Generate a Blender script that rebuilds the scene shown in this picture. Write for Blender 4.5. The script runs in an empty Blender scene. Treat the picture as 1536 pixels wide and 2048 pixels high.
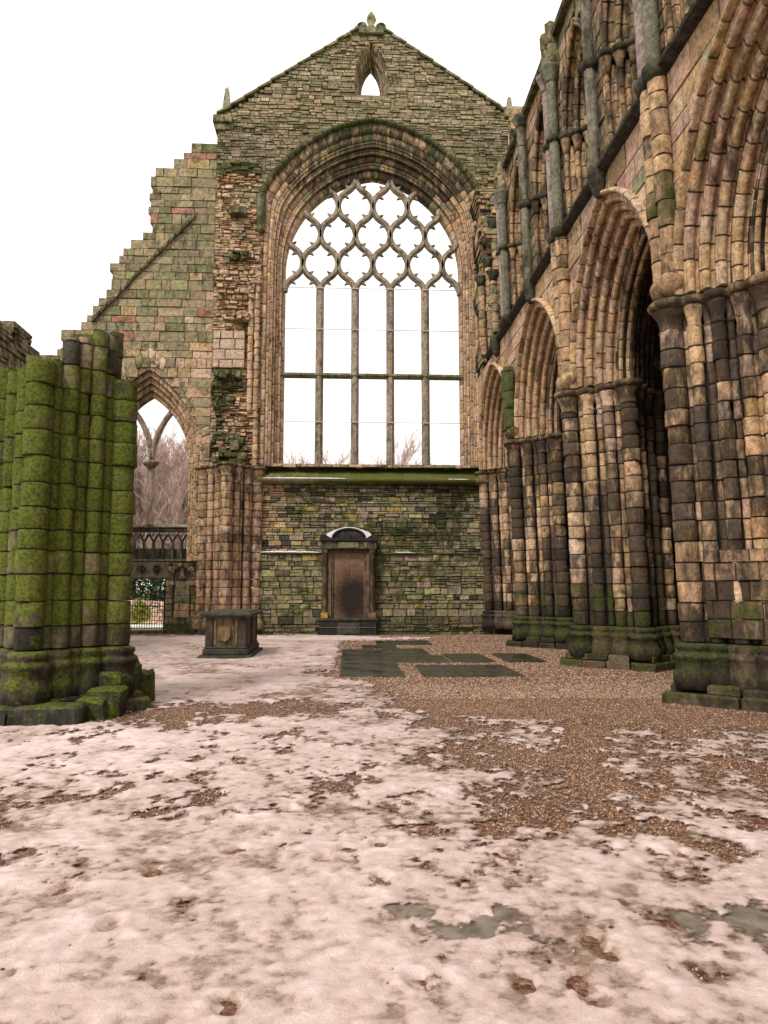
import bpy, math, random
import numpy as np
from mathutils import Vector
rnd = random.Random(7)
S = bpy.context.scene
C = S.collection
R = math.radians
# ------------------------------------------------------------------ camera, world, sun, exposure
cam = bpy.data.objects.new('camera', bpy.data.cameras.new('camera')); C.objects.link(cam); S.camera = cam
cam.data.sensor_fit = 'VERTICAL'; cam.data.sensor_height = 36; cam.data.lens = 1480/2048*36
cam.data.clip_end = 3000; cam.data.clip_start = 0.05
cam.location = (0, 0, 1.6); cam.rotation_euler = (R(90)+math.atan(154/1480), 0, R(-2.9))
S.view_settings.view_transform = 'Standard'; S.view_settings.look = 'None'; S.view_settings.gamma = 1
S.view_settings.exposure = 0.62
W = bpy.data.worlds.new('World'); S.world = W; W.use_nodes = True
wn = W.node_tree.nodes; wl = W.node_tree.links
bg = wn['Background']; bg.inputs['Strength'].default_value = 0.12
sky = wn.new('ShaderNodeTexSky'); sky.sky_type = 'NISHITA'; sky.sun_disc = False
sky.sun_elevation = R(48); sky.sun_rotation = R(215); sky.dust_density = 4
mx = wn.new('ShaderNodeMix'); mx.data_type = 'RGBA'; mx.inputs[0].default_value = 0.93
wl.new(sky.outputs[0], mx.inputs[6]); mx.inputs[7].default_value = (8.3, 7.8, 7.6, 1)
wl.new(mx.outputs[2], bg.inputs['Color'])
sl = bpy.data.lights.new('sun', 'SUN'); sl.energy = 1.5; sl.angle = R(11); sl.color = (1, .95, .88)
so = bpy.data.objects.new('sun', sl); C.objects.link(so)
az, el = R(215), R(48)
so.rotation_euler = Vector((-math.sin(az)*math.cos(el), -math.cos(az)*math.cos(el), -math.sin(el))).to_track_quat('-Z', 'Y').to_euler()

# ------------------------------------------------------------------ materials
def nm(name):
    m = bpy.data.materials.new(name); m.use_nodes = True
    n = m.node_tree.nodes; l = m.node_tree.links; b = n['Principled BSDF']
    b.inputs['Specular IOR Level'].default_value = .25
    return m, n, l, b
def noise(n, l, vec, scale, detail=6, rough=.6, w=None):
    t = n.new('ShaderNodeTexNoise'); t.inputs['Scale'].default_value = scale
    t.inputs['Detail'].default_value = detail; t.inputs['Roughness'].default_value = rough
    if vec is not None: l.new(vec, t.inputs['Vector'])
    return t.outputs['Fac']
def mth(n, l, op, a, b=None, c=None, clamp=False):
    t = n.new('ShaderNodeMath'); t.operation = op; t.use_clamp = clamp
    for i, x in enumerate((a, b, c)):
        if x is None: continue
        if isinstance(x, (int, float)): t.inputs[i].default_value = x
        else: l.new(x, t.inputs[i])
    return t.outputs[0]
def ramp(n, l, f, lo, hi, a=0, b=1):
    t = n.new('ShaderNodeMapRange'); t.interpolation_type = 'SMOOTHSTEP'
    l.new(f, t.inputs[0]); t.inputs[1].default_value = lo; t.inputs[2].default_value = hi
    t.inputs[3].default_value = a; t.inputs[4].default_value = b
    return t.outputs[0]
def mixc(n, l, f, a, b, mode='MIX'):
    t = n.new('ShaderNodeMix'); t.data_type = 'RGBA'; t.blend_type = mode
    if isinstance(f, (int, float)): t.inputs[0].default_value = f
    else: l.new(f, t.inputs[0])
    for i, x in ((6, a), (7, b)):
        if isinstance(x, tuple): t.inputs[i].default_value = x+(1,)
        else: l.new(x, t.inputs[i])
    return t.outputs[2]
def stone_mat(name, mossA=(.085, .105, .02), mossB=(.028, .036, .012), bump=.55, bscale=9, rough=.88, mottling=.9, mk=.40):
    m, n, l, b = nm(name)
    g = n.new('ShaderNodeNewGeometry'); pos = g.outputs['Position']
    at = n.new('ShaderNodeAttribute'); at.attribute_name = 'tint'
    st = n.new('ShaderNodeAttribute'); st.attribute_name = 'soot_shade'
    mp = n.new('ShaderNodeMapping'); mp.inputs['Scale'].default_value = (1, 1, .35); l.new(pos, mp.inputs[0])
    f1 = noise(n, l, pos, 26, 8, .7); f2 = noise(n, l, pos, 3.1, 6, .65); f3 = noise(n, l, mp.outputs[0], 5.5, 7, .7)
    f4 = noise(n, l, pos, 110, 3, .7)
    v = ramp(n, l, f1, .25, .75, 1-mottling*.5, 1+mottling*.42)
    v2 = ramp(n, l, f4, .3, .7, .8, 1.2)
    v = mth(n, l, 'MULTIPLY', v, v2)
    f5 = noise(n, l, pos, 8.5, 7, .7); v = mth(n, l, 'MULTIPLY', v, ramp(n, l, f5, .28, .68, .58, 1.28))
    cc = n.new('ShaderNodeCombineColor')
    for i in range(3): l.new(v, cc.inputs[i])
    col = mixc(n, l, 1.0, at.outputs['Color'], cc.outputs[0], 'MULTIPLY')
    f6 = noise(n, l, mp.outputs[0], 2.2, 5, .65); col = mixc(n, l, ramp(n, l, f6, .52, .72, 0, .55), col, mixc(n, l, 1.0, col, (1.06, .90, .66), 'MULTIPLY'))
    # rain and lichen staining with its own shape, plus shade painted in the aisle
    s = mth(n, l, 'ADD', f3, mth(n, l, 'MULTIPLY', st.outputs['Fac'], .64))
    s = mth(n, l, 'ADD', s, mth(n, l, 'MULTIPLY', f1, .25))
    sm = ramp(n, l, s, .78, 1.02)
    col = mixc(n, l, mth(n, l, 'MULTIPLY', sm, .86), col, (.018, .015, .013))
    k = mth(n, l, 'ADD', f2, mth(n, l, 'MULTIPLY', at.outputs['Alpha'], mk))
    k = mth(n, l, 'ADD', k, mth(n, l, 'MULTIPLY', f1, .3))
    # moss prefers faces that look up
    sx = n.new('ShaderNodeSeparateXYZ'); l.new(g.outputs['Normal'], sx.inputs[0])
    k = mth(n, l, 'ADD', k, mth(n, l, 'MULTIPLY', mth(n, l, 'MAXIMUM', sx.outputs[2], 0), .2))
    km = ramp(n, l, k, .84, 1.08)
    mc = mixc(n, l, ramp(n, l, f1, .35, .62), mossB, mossA)
    col = mixc(n, l, mth(n, l, 'MULTIPLY', km, .9), col, mc)
    l.new(col, b.inputs['Base Color']); b.inputs['Roughness'].default_value = rough
    vo = n.new('ShaderNodeTexVoronoi'); vo.inputs['Scale'].default_value = 14; l.new(pos, vo.inputs['Vector'])
    h = mth(n, l, 'ADD', noise(n, l, pos, bscale, 9, .72), mth(n, l, 'MULTIPLY', vo.outputs[0], .25)); h = mth(n, l, 'ADD', h, mth(n, l, 'MULTIPLY', km, mth(n, l, 'ADD', .15, mth(n, l, 'MULTIPLY', f4, .9))))
    bp = n.new('ShaderNodeBump'); bp.inputs['Strength'].default_value = bump; bp.inputs['Distance'].default_value = .06
    l.new(h, bp.inputs['Height']); l.new(bp.outputs[0], b.inputs['Normal'])
    return m
M = {}
M['stone'] = stone_mat('weathered_sandstone')
M['rubble'] = stone_mat('rubble_stone', bump=.6, bscale=12)
M['green'] = stone_mat('algae_covered_stone', mossA=(.15, .185, .014), mossB=(.04, .055, .010), bump=.55, bscale=7, mk=.6)
M['sill'] = stone_mat('mossy_sill_stone', mossA=(.13, .15, .012), mossB=(.035, .045, .012), mk=.5)
M['monument'] = stone_mat('black_weathered_stone', bump=.3, rough=.7)
def plain(name, col, rough=.8, var=.3, scale=20, bump=.1, metal=0, col2=None):
    m, n, l, b = nm(name); g = n.new('ShaderNodeNewGeometry')
    f = noise(n, l, g.outputs['Position'], scale, 6, .65)
    c2 = col2 or tuple(x*(1-var) for x in col)
    l.new(mixc(n, l, ramp(n, l, f, .35, .65), c2, col), b.inputs['Base Color'])
    b.inputs['Roughness'].default_value = rough; b.inputs['Metallic'].default_value = metal
    bp = n.new('ShaderNodeBump'); bp.inputs['Strength'].default_value = bump; bp.inputs['Distance'].default_value = .02
    l.new(f, bp.inputs['Height']); l.new(bp.outputs[0], b.inputs['Normal'])
    return m
M['snow'] = plain('old_snow', (.86, .84, .85), .6, .1, 12, .3)
M['iron'] = plain('black_iron', (.012, .012, .012), .5, .3)
M['rod'] = plain('pale_tie_rod', (.55, .42, .36), .5, .2)
M['twig'] = plain('hazed_bare_twigs', (.74, .55, .48), .9, .4, 2, 0)  # paled: distance haze is put into the twig colour
M['bark'] = plain('tree_bark', (.5, .38, .34), .9, .5, 6, .2)
M['hedge'] = plain('hedge_leaves', (.045, .09, .02), .7, .7, 5, .3)
M['shrub'] = plain('yellow_shrub_leaves', (.35, .36, .05), .7, .5, 5, .3)
M['moss'] = plain('moss_tuft', (.06, .11, .012), .9, .6, 14, .5)

# ------------------------------------------------------------------ mesh builder
class MB:
    def __init__(s, lean=0): s.v = []; s.f = []; s.c = []; s.m = []; s.s = []; s.sm = []; s.lean = lean
    def face(s, idx, col, moss, soot_shade, smooth=False):
        s.f.append(idx); s.c.append(col); s.m.append(moss); s.s.append(soot_shade); s.sm.append(smooth)
    def loft(s, rings, col=(.3, .25, .2), moss=0, soot_shade=0, smooth=True, caps=True, closed=True, jd=0):
        b = len(s.v); n = len(rings[0])
        for r in rings: s.v.extend([tuple(p) for p in r])
        for i in range(len(rings)-1):
            a, d = b+i*n, b+(i+1)*n
            e_ = jd and (i == len(rings)-2 or (jd > 1 and i == 0)); cc, ss = (tuple(x*(.3 if jd > 1 else .5) for x in col), soot_shade+(.25 if jd > 1 else .08)) if e_ else (col, soot_shade)
            for j in range(n if closed else n-1):
                k = (j+1) % n
                s.face((a+j, a+k, d+k, d+j), cc, moss*(.5 if e_ else 1), ss, smooth)
        if caps:
            s.face(tuple(range(b+n-1, b-1, -1)), col, moss, soot_shade)
            e = b+(len(rings)-1)*n
            s.face(tuple(range(e, e+n)), col, moss, soot_shade)
    def box(s, x0, x1, y0, y1, z0, z1, col=(.3, .25, .2), moss=0, soot_shade=0, ch=0, jit=0):
        if ch == 0:
            r = lambda z: [(x0, y0, z), (x1, y0, z), (x1, y1, z), (x0, y1, z)]
            rings = [r(z0), r(z1)]
        else:
            r = lambda z, c: [(x0+c, y0, z), (x1-c, y0, z), (x1, y0+c, z), (x1, y1-c, z), (x1-c, y1, z), (x0+c, y1, z), (x0, y1-c, z), (x0, y0+c, z)]
            q = lambda z, c: [(x0+2*c, y0+c, z), (x1-2*c, y0+c, z), (x1-c, y0+2*c, z), (x1-c, y1-2*c, z), (x1-2*c, y1-c, z), (x0+2*c, y1-c, z), (x0+c, y1-2*c, z), (x0+c, y0+2*c, z)]
            rings = [q(z0, ch), r(z0+ch, ch), r(z1-ch, ch), q(z1, ch)]
        if jit: rings = [[(p[0]+rnd.uniform(-jit, jit), p[1]+rnd.uniform(-jit, jit), p[2]+rnd.uniform(-jit, jit)) for p in r_] for r_ in rings]
        s.loft(rings, col, moss, soot_shade, False)
    def build(s, name, mat, parent=None, **tags):
        if not s.v: return None
        v = np.array(s.v, dtype=np.float64)
        if s.lean: v[:, 0] -= s.lean*np.maximum(v[:, 2], 0)
        if parent is not None: v -= np.array(WL[parent.name])
        me = bpy.data.meshes.new(name); me.from_pydata(v.tolist(), [], s.f)
        a = me.attributes.new('tint', 'FLOAT_COLOR', 'FACE')
        d = np.ones((len(s.f), 4), dtype=np.float32); d[:, :3] = np.array(s.c, dtype=np.float32); d[:, 3] = s.m
        a.data.foreach_set('color', d.ravel())
        a = me.attributes.new('soot_shade', 'FLOAT', 'FACE'); a.data.foreach_set('value', np.array(s.s, dtype=np.float32))
        me.polygons.foreach_set('use_smooth', np.array(s.sm, dtype=bool))
        me.materials.append(mat if not isinstance(mat, str) else M[mat]); me.update()
        o = bpy.data.objects.new(name, me); C.objects.link(o)
        if parent is not None: o.parent = parent; WL[o.name] = WL[parent.name]
        else: WL[o.name] = (0, 0, 0)
        for k, x in tags.items(): o[k] = x
        return o
WL = {}
def thing(name, label, cat, loc, group=None):
    o = bpy.data.objects.new(name, None); C.objects.link(o); o.location = loc; WL[o.name] = loc
    o.empty_display_size = .3
    o['label'] = label; o['category'] = cat
    if group: o['group'] = group
    return o
# palettes (linear albedo)
TAN = [(.40, .285, .185), (.43, .31, .20), (.38, .265, .175), (.42, .30, .21), (.40, .265, .18), (.35, .26, .17)]; TAN = [tuple(x*1.18 for x in c) for c in TAN]
PINK = [(.46, .325, .25), (.44, .30, .23), (.48, .345, .26), (.42, .275, .21), (.44, .32, .22)]; PINK = [tuple(x*1.15 for x in c) for c in PINK]
GREY = [(.25, .22, .15), (.28, .24, .165), (.22, .20, .135), (.30, .25, .17), (.26, .21, .145), (.24, .22, .13)]; GREY = [tuple(x*1.08 for x in c) for c in GREY]
OLIVE = [(.23, .215, .11), (.27, .24, .14), (.20, .19, .095), (.30, .25, .155), (.24, .19, .12)]
BROWN = [(.29, .20, .135), (.26, .18, .12), (.32, .215, .14), (.24, .175, .12), (.34, .24, .165)]; BROWN = [tuple(x*1.18 for x in c) for c in BROWN]
TAN = [(a*1.06, b_*1.0, c*.86) for a, b_, c in TAN]; BROWN = [(a*1.06, b_, c*.86) for a, b_, c in BROWN]; GREY = [(a*1.1, b_*1.04, c*.92) for a, b_, c in GREY]; PINK = [(a*1.02, b_*1.0, c*.93) for a, b_, c in PINK]
def pick(p, v=.18):
    c = rnd.choice(p); k = 1+rnd.uniform(-v, v)
    return tuple(min(.8, x*k) for x in c)
def vn(x, y, z=0, seed=0):
    """cheap smooth value noise, 0..1"""
    def h(i, j, k):
        n = (i*374761393+j*668265263+k*2147483647+seed*974711) & 0xffffffff
        n = ((n ^ (n >> 13))*1274126177) & 0xffffffff
        return ((n ^ (n >> 16)) & 0xffff)/65535
    xi, yi, zi = math.floor(x), math.floor(y), math.floor(z); fx, fy, fz = x-xi, y-yi, z-zi
    fx = fx*fx*(3-2*fx); fy = fy*fy*(3-2*fy); fz = fz*fz*(3-2*fz); r = 0
    for a in (0, 1):
        for b in (0, 1):
            for c in (0, 1):
                r += h(xi+a, yi+b, zi+c)*(fx if a else 1-fx)*(fy if b else 1-fy)*(fz if c else 1-fz)
    return r

# ------------------------------------------------------------------ masonry tools
def subtract(iv, holes):
    for h0, h1 in holes:
        out = []
        for a, b in iv:
            if h1 <= a or h0 >= b: out.append((a, b)); continue
            if h0 > a: out.append((a, h0))
            if h1 < b: out.append((h1, b))
        iv = out
    return iv
def wall(mb, iv, z0, z1, place, ch, ln, look, prot=.02, depth=.3, gap=.012, chf=.018, jit=.01, core=None, corecol=(.07, .055, .04), wob=0, miss=0):
    """coursed masonry. iv(z) -> intervals along u; place(u, z, n) -> xyz, n = outwards"""
    z = z0
    while z < z1-.02:
        h = min(rnd.uniform(*ch), z1-z)
        if z1-z-h < ch[0]*.6: h = z1-z
        for a, b in iv(z+h/2):
            if b-a < .03: continue
            if core is not None:
                r = lambda n: [place(a+.01, z, n), place(b-.01, z, n), place(b-.01, z+h, n), place(a+.01, z+h, n)]
                mb.loft([r(-core), r(-.06)], corecol, .25, .5, False)
            u = a; first = True
            while u < b-.005:
                w = rnd.uniform(*ln)
                if first: w *= rnd.uniform(.4, 1); first = False
                if b-u-w < ln[0]*.6: w = b-u
                e = min(b, u+w); um, zm = (u+e)/2, z+h/2
                if rnd.random() < miss: u = e; continue
                col, mo, so_, ex = look(um, zm)
                p = rnd.uniform(-prot, prot)+ex
                g = gap*.5; dz = rnd.uniform(-wob, wob); dz2 = rnd.uniform(-wob, wob)
                c = min(chf, (e-u)*.25, h*.3); J = lambda: rnd.uniform(-jit, jit)
                # a stack of two pieces sometimes replaces one tall block
                parts = [(z+g, z+h-g)]
                if wob > .01 and h > .13 and rnd.random() < .35:
                    q = z+h*rnd.uniform(.35, .65); parts = [(z+g, q-g), (q+g, z+h-g)]
                for (za, zb) in parts:
                    pp = p+J()
                    rb = [(u+g, za), (e-g, za+dz), (e-g, zb+dz2), (u+g, zb)]
                    rf = [(u+g+c+J()*.5, za+c+J()*.3), (e-g-c+J()*.5, za+c+dz+J()*.3), (e-g-c+J()*.5, zb-c+dz2+J()*.3), (u+g+c+J()*.5, zb-c+J()*.3)]
                    rings = [[place(x, y, -depth) for x, y in rb], [place(x, y, pp-c) for x, y in rb], [place(x, y, pp+J()) for x, y in rf]]
                    bb = len(mb.v)
                    mb.loft(rings, col, mo, so_, False, jd=1)
                u = e
        z += h
class Arch:
    """pointed arch: centre u, half width a, springing z, rise h"""
    def __init__(s, u, a, zs, h): s.u, s.a, s.zs, s.h = u, a, zs, h; s.R = (a*a+h*h)/(2*a); s.th = math.atan2(h, s.R-a)
    def hw(s, z, z0=-9):
        if z < z0 or z >= s.zs+s.h: return 0
        if z <= s.zs: return s.a
        return max(0, math.sqrt(max(0, s.R**2-(z-s.zs)**2))-(s.R-s.a))
    def hole(s, z, z0=-9):
        w = s.hw(z, z0); return [(s.u-w, s.u+w)] if w > 0 else []
    def half(s, n, sgn):      # from springing to apex
        return [(s.u+sgn*(s.R*math.cos(s.th*i/n)-(s.R-s.a)), s.zs+s.R*math.sin(s.th*i/n)) for i in range(n+1)]
    def path(s, n, z0=None, nj=0):
        L = s.half(n, -1); Rr = s.half(n, 1)[::-1][1:]
        if z0 is not None:
            L = [(s.u-s.a, z0+(s.zs-z0)*i/nj) for i in range(nj)]+L
            Rr = Rr+[(s.u+s.a, s.zs-(s.zs-z0)*(i+1)/nj) for i in range(nj)]
        return L+Rr
def sweep(mb, I, O, pieces, place, look, per=2, gap=.004, off=.005, skip=None):
    """moulded ring of voussoirs between inner path I and outer path O"""
    n = len(I)-1
    def fr(q, t, v):
        q = max(0, min(n, q)); i = min(n-1, int(q)); f = q-i
        a = (I[i][0]+(I[i+1][0]-I[i][0])*f, I[i][1]+(I[i+1][1]-I[i][1])*f)
        b = (O[i][0]+(O[i+1][0]-O[i][0])*f, O[i][1]+(O[i+1][1]-O[i][1])*f)
        return place(a[0]+(b[0]-a[0])*t, a[1]+(b[1]-a[1])*t, -v)
    for pi, poly in enumerate(pieces):
        ct = sum(p[0] for p in poly)/len(poly); cv = sum(p[1] for p in poly)/len(poly)
        q = 0.0; k = 0; un = math.dist(I[0], O[0])
        inset = 1-.008/max(max(abs(p[0]-ct)*un for p in poly), max(abs(p[1]-cv) for p in poly))
        while q < n-1e-6:
            e = min(n, q+per*rnd.uniform(.8, 1.2)) if k else min(n, per*rnd.uniform(.4, 1))
            if n-e < per*.4: e = n
            i = min(n-1, int((q+e)/2)); seg = math.dist(I[i], I[i+1])+1e-6; seg2 = math.dist(O[i], O[i+1])+1e-6
            sg = (seg+seg2)/2; g = gap/sg; bv = .009/sg
            u, z = I[i][0]*(1-ct)+O[i][0]*ct, I[i][1]*(1-ct)+O[i][1]*ct
            col, mo, so_, ex = look(u, z)
            o1, o2 = rnd.uniform(-off, off), rnd.uniform(-off, off)*.6
            if not (skip and skip(u, z, pi)):
                rings = []
                mid_ = [(float(x_), 1.0) for x_ in range(int(q)+1, int(math.ceil(e))) if q+g+bv < x_ < e-g-bv]
                for qq, sc in [(q+g, inset), (q+g+bv, 1)]+mid_+[(e-g-bv, 1), (e-g, inset)]:
                    rings.append([fr(qq, ct+(t-ct)*sc, cv+(v-cv)*sc+o1) for t, v in poly])
                mb.loft(rings, col, mo, so_, True, jd=2)
            q = e; k += 1
def order(to, ti, vf, rt, rv, back):
    """one moulded order: flat face, hollow, a roll on the corner, hollow again and flat soffit (t, v space)"""
    w = to-ti; P = [(to, back), (to, vf), (ti+w*.62, vf), (ti+w*.56, vf+.9*rv), (ti+2.1*rt, vf+1.1*rv)]
    for k in range(7):
        a = -math.pi*.15-k/6*math.pi*1.25
        P.append((ti+rt+rt*math.cos(a), vf+rv+rv*math.sin(a)))
    P += [(ti+1.5*rt, vf+2.15*rv), (ti+1.4*rt, vf+2.7*rv), (ti+.35*rt, vf+2.9*rv), (ti+.35*rt, back)]
    return P
def shaft(mb, x, y, zs, r, look, n=12, ang=0, rough=.012, inset=.965, off=.01, top=None, poly=None):
    for i in range(len(zs)-1):
        a, b = zs[i], zs[i+1]
        if top is not None and (a+b)/2 > top: break
        col, mo, so_, ex = look(x, a, y)
        dx, dy = rnd.uniform(-off, off), rnd.uniform(-off, off); rr = r*(1+rnd.uniform(-.03, .03))+ex
        g = .0035; bv = min(.009, (b-a)*.2)
        rings = []
        ph = [1+rnd.uniform(-1, 1)*rough/r*.7 for _ in range(n)]
        sp_ = rnd.randrange(n) if rnd.random() < .16 and r > .09 else None; spd = rnd.uniform(.75, .9)
        for z, sc in ((a+g, inset), (a+g+bv, 1), ((a*2+b)/3, 1), ((a+b*2)/3, 1), (b-g-bv, 1), (b-g, inset)):
            ring = []
            for k in range(n):
                t = ang+2*math.pi*k/n; q = rr*sc*(ph[k]+rnd.uniform(-1, 1)*rough/r)
                if poly: q *= poly[k % len(poly)]
                if sp_ is not None and (k-sp_) % n < 3 and z > (a+b)/2-.02: q *= spd
                ring.append((x+dx+q*math.cos(t), y+dy+q*math.sin(t), z))
            rings.append(ring)
        mb.loft(rings, col, mo, so_, True, jd=2)
def lathe(mb, x, y, prof, look, n=14, noise_=.01):
    col, mo, so_, ex = look(x, prof[0][1], y)
    mb.loft([[(x+(r+rnd.uniform(-noise_, noise_))*math.cos(2*math.pi*k/n), y+(r+rnd.uniform(-noise_, noise_))*math.sin(2*math.pi*k/n), z) for k in range(n)] for r, z in prof], col, mo, so_, True)
def courses(z0, z1, lo=.26, hi=.34):
    zs = [z0]
    while zs[-1] < z1-.4: zs.append(zs[-1]+rnd.uniform(lo, hi))
    zs.append(z1); return zs

# ------------------------------------------------------------------ clustered piers
def pier(name, label, cx, cy, look, mat, lean=0, z1=5.85, top=None, half=.95, zb=.85, caps=True, sides=(0, 1, 2, 3), group='clustered piers of the nave', ymax=None, block=False, plinth=True, rc=.17, n_mid=5, rr2=(.072, .116), shb=.09, poly=None):
    t = thing(name, label, 'pier', (cx-lean*0, cy, 0), group)
    card = [(0, -1), (-1, 0), (0, 1), (1, 0)]     # west, nave/north, east, south
    el = []
    for k in range(4):
        a, b = card[k], card[(k+1) % 4]
        el.append((cx+half*a[0], cy+half*a[1], rc, True))
        for j in range(n_mid):
            f = (j+1)/(n_mid+1); r = rr2[j % 2]
            sh = shb if j % 2 == 0 else 0
            px, py = a[0]*(1-f)+b[0]*f, a[1]*(1-f)+b[1]*f
            el.append((cx+(half-sh)*px, cy+(half-sh)*py, r, False))
    if ymax is not None: el = [e for e in el if e[1] <= ymax]
    zs = courses(zb, z1-(.42 if caps else 0))
    core = MB(lean); hh = half-.17
    ring = [(cx+hh*a[0], cy+hh*a[1]) for a in card]
    if ymax is not None: ring = [(cx, cy-hh), (cx-hh, ymax), (cx+hh, ymax)]
    ct = z1 if top is None else 4.35
    core.loft([[(x, y, z) for x, y in ring] for z in (0, ct)], (.06, .05, .04), .3, .6, False)
    core.build('core', mat, t)
    zmax = zs
    for (x, y, r, big) in el:
        m = MB(lean); tp = top(x, y) if top else None
        zz = [z+rnd.uniform(-.012, .012) for z in zs]; zz[0] = zs[0]; zz[-1] = zs[-1]
        if tp is not None:
            zz = [z for z in zz if z < tp-.1]+[tp+rnd.uniform(-.05, .05)]
        if not big and r < .1:
            shaft(m, x, y, zz, r, look, n=6 if not poly else 12, ang=rnd.uniform(0, 1) if not poly else .79, rough=.006, poly=poly)
        else:
            shaft(m, x, y, zz, r, look, n=16 if not poly else 12, rough=.007, ang=.2, poly=poly)
        sh_o = m.build('shaft', mat, t)
        if caps:
            c = MB(lean); q = z1
            lathe(c, x, y, [(r*.92, q-.46), (r*1.12, q-.44), (r*.95, q-.41), (r*.98, q-.34), (r*1.2, q-.24), (r*1.45, q-.17), (r*1.5, q-.13), (r*1.3, q-.11)], look, noise_=.012)
            c.build('capital', mat, sh_o)
    if caps:
        ab = MB(lean)
        for (x, y, r, big) in el:
            zz = rnd.uniform(-.003, .003)
            lathe(ab, x, y, [(r*1.3, z1-.12+zz), (r*1.62+.02, z1-.10+zz), (r*1.72+.03, z1-.04+zz), (r*1.6+.02, z1+.01+zz), (r*1.2, z1+.03+zz)], lambda a, b, c=0: (pick(BROWN), .35, .5, 0), noise_=.008)
        ab.loft([[(x+(x-cx)*.06, y if ymax and y >= ymax else y+(y-cy)*.06, z) for x, y in ring] for z in (z1-.09, z1+.05)], (.2, .15, .1), .3, .4, False)
        ab.build('abacus', mat, t)
    bs = MB(lean)
    for (x, y, r, big) in el:
        k = 1.0 if big else 1.0
        r2 = r+.03
        lathe(bs, x, y, [(r2*1.5, .2), (r2*1.53, .42), (r2*1.36, .46), (r2*1.32, .60), (r2*1.45, .63), (r2*1.48, .66), (r2*1.36, .69), (r2*1.12, .72), (r2*1.16, .74), (r2*1.24, .77), (r2*1.2, .81), (r2*.95, .84)], lambda a, b, c=0: look(a, b, c), noise_=.014)
    bs.build('base', mat, t)
    if plinth:
        pl = MB(lean)
        for k in range(4):
            a, b = card[k], card[(k+1) % 4]; hp = half+.36
            for j in range(4):
                f0, f1 = j/4, (j+1)/4
                P = lambda f, o: (cx+(hp+o)*(a[0]*(1-f)+b[0]*f), cy+(hp+o)*(a[1]*(1-f)+b[1]*f))
                if ymax is not None and max(P(f0, 0)[1], P(f1, 0)[1]) > ymax+.1: continue
                for z0, z1_, o in ((-.05, .16, .14), (.165, .27, 0)):
                    if rnd.random() < .12 and z0 > 0: continue
                    o += rnd.uniform(-.03, .03); col, mo, s_, ex = look(cx, .1, cy)
                    q = [P(f0+.01, o), P(f1-.01, o), P(f1-.01, -.5), P(f0+.01, -.5)]
                    q2 = [P(f0+.02, o-.025), P(f1-.02, o-.025), P(f1-.02, -.5), P(f0+.02, -.5)]
                    jz = rnd.uniform(-.02, .02)
                    pl.loft([[(x, y, z0) for x, y in q], [(x, y, z1_-.03+jz) for x, y in q], [(x, y, z1_+jz) for x, y in q2]], col, mo, s_, False)
        pl.build('plinth', mat, t)
    return t, el, zs
def look_south(mossy=1.0):
    def f(x, z, y=0):
        col = tuple(c*1.12 for c in pick(BROWN+TAN+TAN+PINK, .09))
        r = rnd.random(); zq = round(z/.3)*.3
        if r < .5 and vn(x*2.1, y*2.1, zq*1.6, 91) > .76: col = (.44, .29, .13)
        elif r < .6 and vn(x*2.5, y*2.5, zq*1.3, 92) > .7: col = tuple(c*.5 for c in col)
        elif r > .95: col = (.46, .34, .26)
        mo = 0
        if z < 1.9: mo = 1.0-.42*z+rnd.uniform(-.3, .35)
        if z < .9: mo = rnd.uniform(.3, .9); col = tuple(c*.25 for c in col)
        so_ = -.12+1.25*vn(x*2.3, y*2.3, z*.8, 3)+rnd.uniform(-.1, .2)
        return col, mo*mossy, so_, rnd.choice((0, 0, 0, 0, -.012, .004, -.006))
    return f
LEAN = .03
CX = 5.95; PY = [10.5, 15.6, 20.9]; WY = 26.6
near, _, _ = pier('clustered_pier', 'nearest right pier of many stone shafts, cut off by the right edge', CX, PY[0], look_south(.8), 'stone', LEAN, n_mid=7, rr2=(.058, .1), shb=.075)
fb = MB(LEAN)   # repaired flat ashlar low on the near pier
dx_, dy_ = 1/math.sqrt(2), -1/math.sqrt(2)
def flatplace(u, z, n):   # along the north-west face of the pier
    x0, y0 = CX-.80, PY[0]-.20
    return (x0+u*dx_-n*dx_*1.0, y0+u*dy_+n*dy_*1.0, z)
fl = look_south(.9)
wall(fb, lambda z: [(.0, .95)], .92, 2.15, flatplace, (.22, .36), (.2, .45), lambda u, z: (pick(BROWN, .22), 1.15-.45*z+rnd.uniform(-.25, .35) if z < 1.8 else 0, (.3 if z > 1.8 else .45)+.3*rnd.random(), .085), prot=.02, depth=.25, chf=.01, jit=.012, gap=.01)
fb.build('repair_blocks', 'stone', near)
pier('clustered_pier', 'second pier on the right, with rust and green stained shafts, between the two tallest arches', CX, PY[1], look_south(1.0), 'stone', LEAN)
pier('clustered_pier', 'slim looking far pier on the right beside the narrowest arch', CX, PY[2], look_south(1.1), 'stone', LEAN)
pier('respond_pier', 'half pier of dark shafts in the far right corner of the end wall', CX+.15, WY, look_south(.6), 'stone', LEAN, ymax=WY+.05, group='half piers against the end wall', plinth=False)
def look_resp(x, z, y=0):
    col = pick(TAN+BROWN+PINK, .15); mo = .5 if z < .5 else (.25 if z > 5.5 else 0)
    return col, mo, .2+.3*vn(x*3, z, 0, 5), 0
pier('respond_pier', 'half pier of brown shafts rising behind the chest tomb', -4.17, WY, look_resp, 'stone', 0, ymax=WY+.05, group='half piers against the end wall', plinth=False, z1=5.95, rc=.19, zb=.8)
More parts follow.
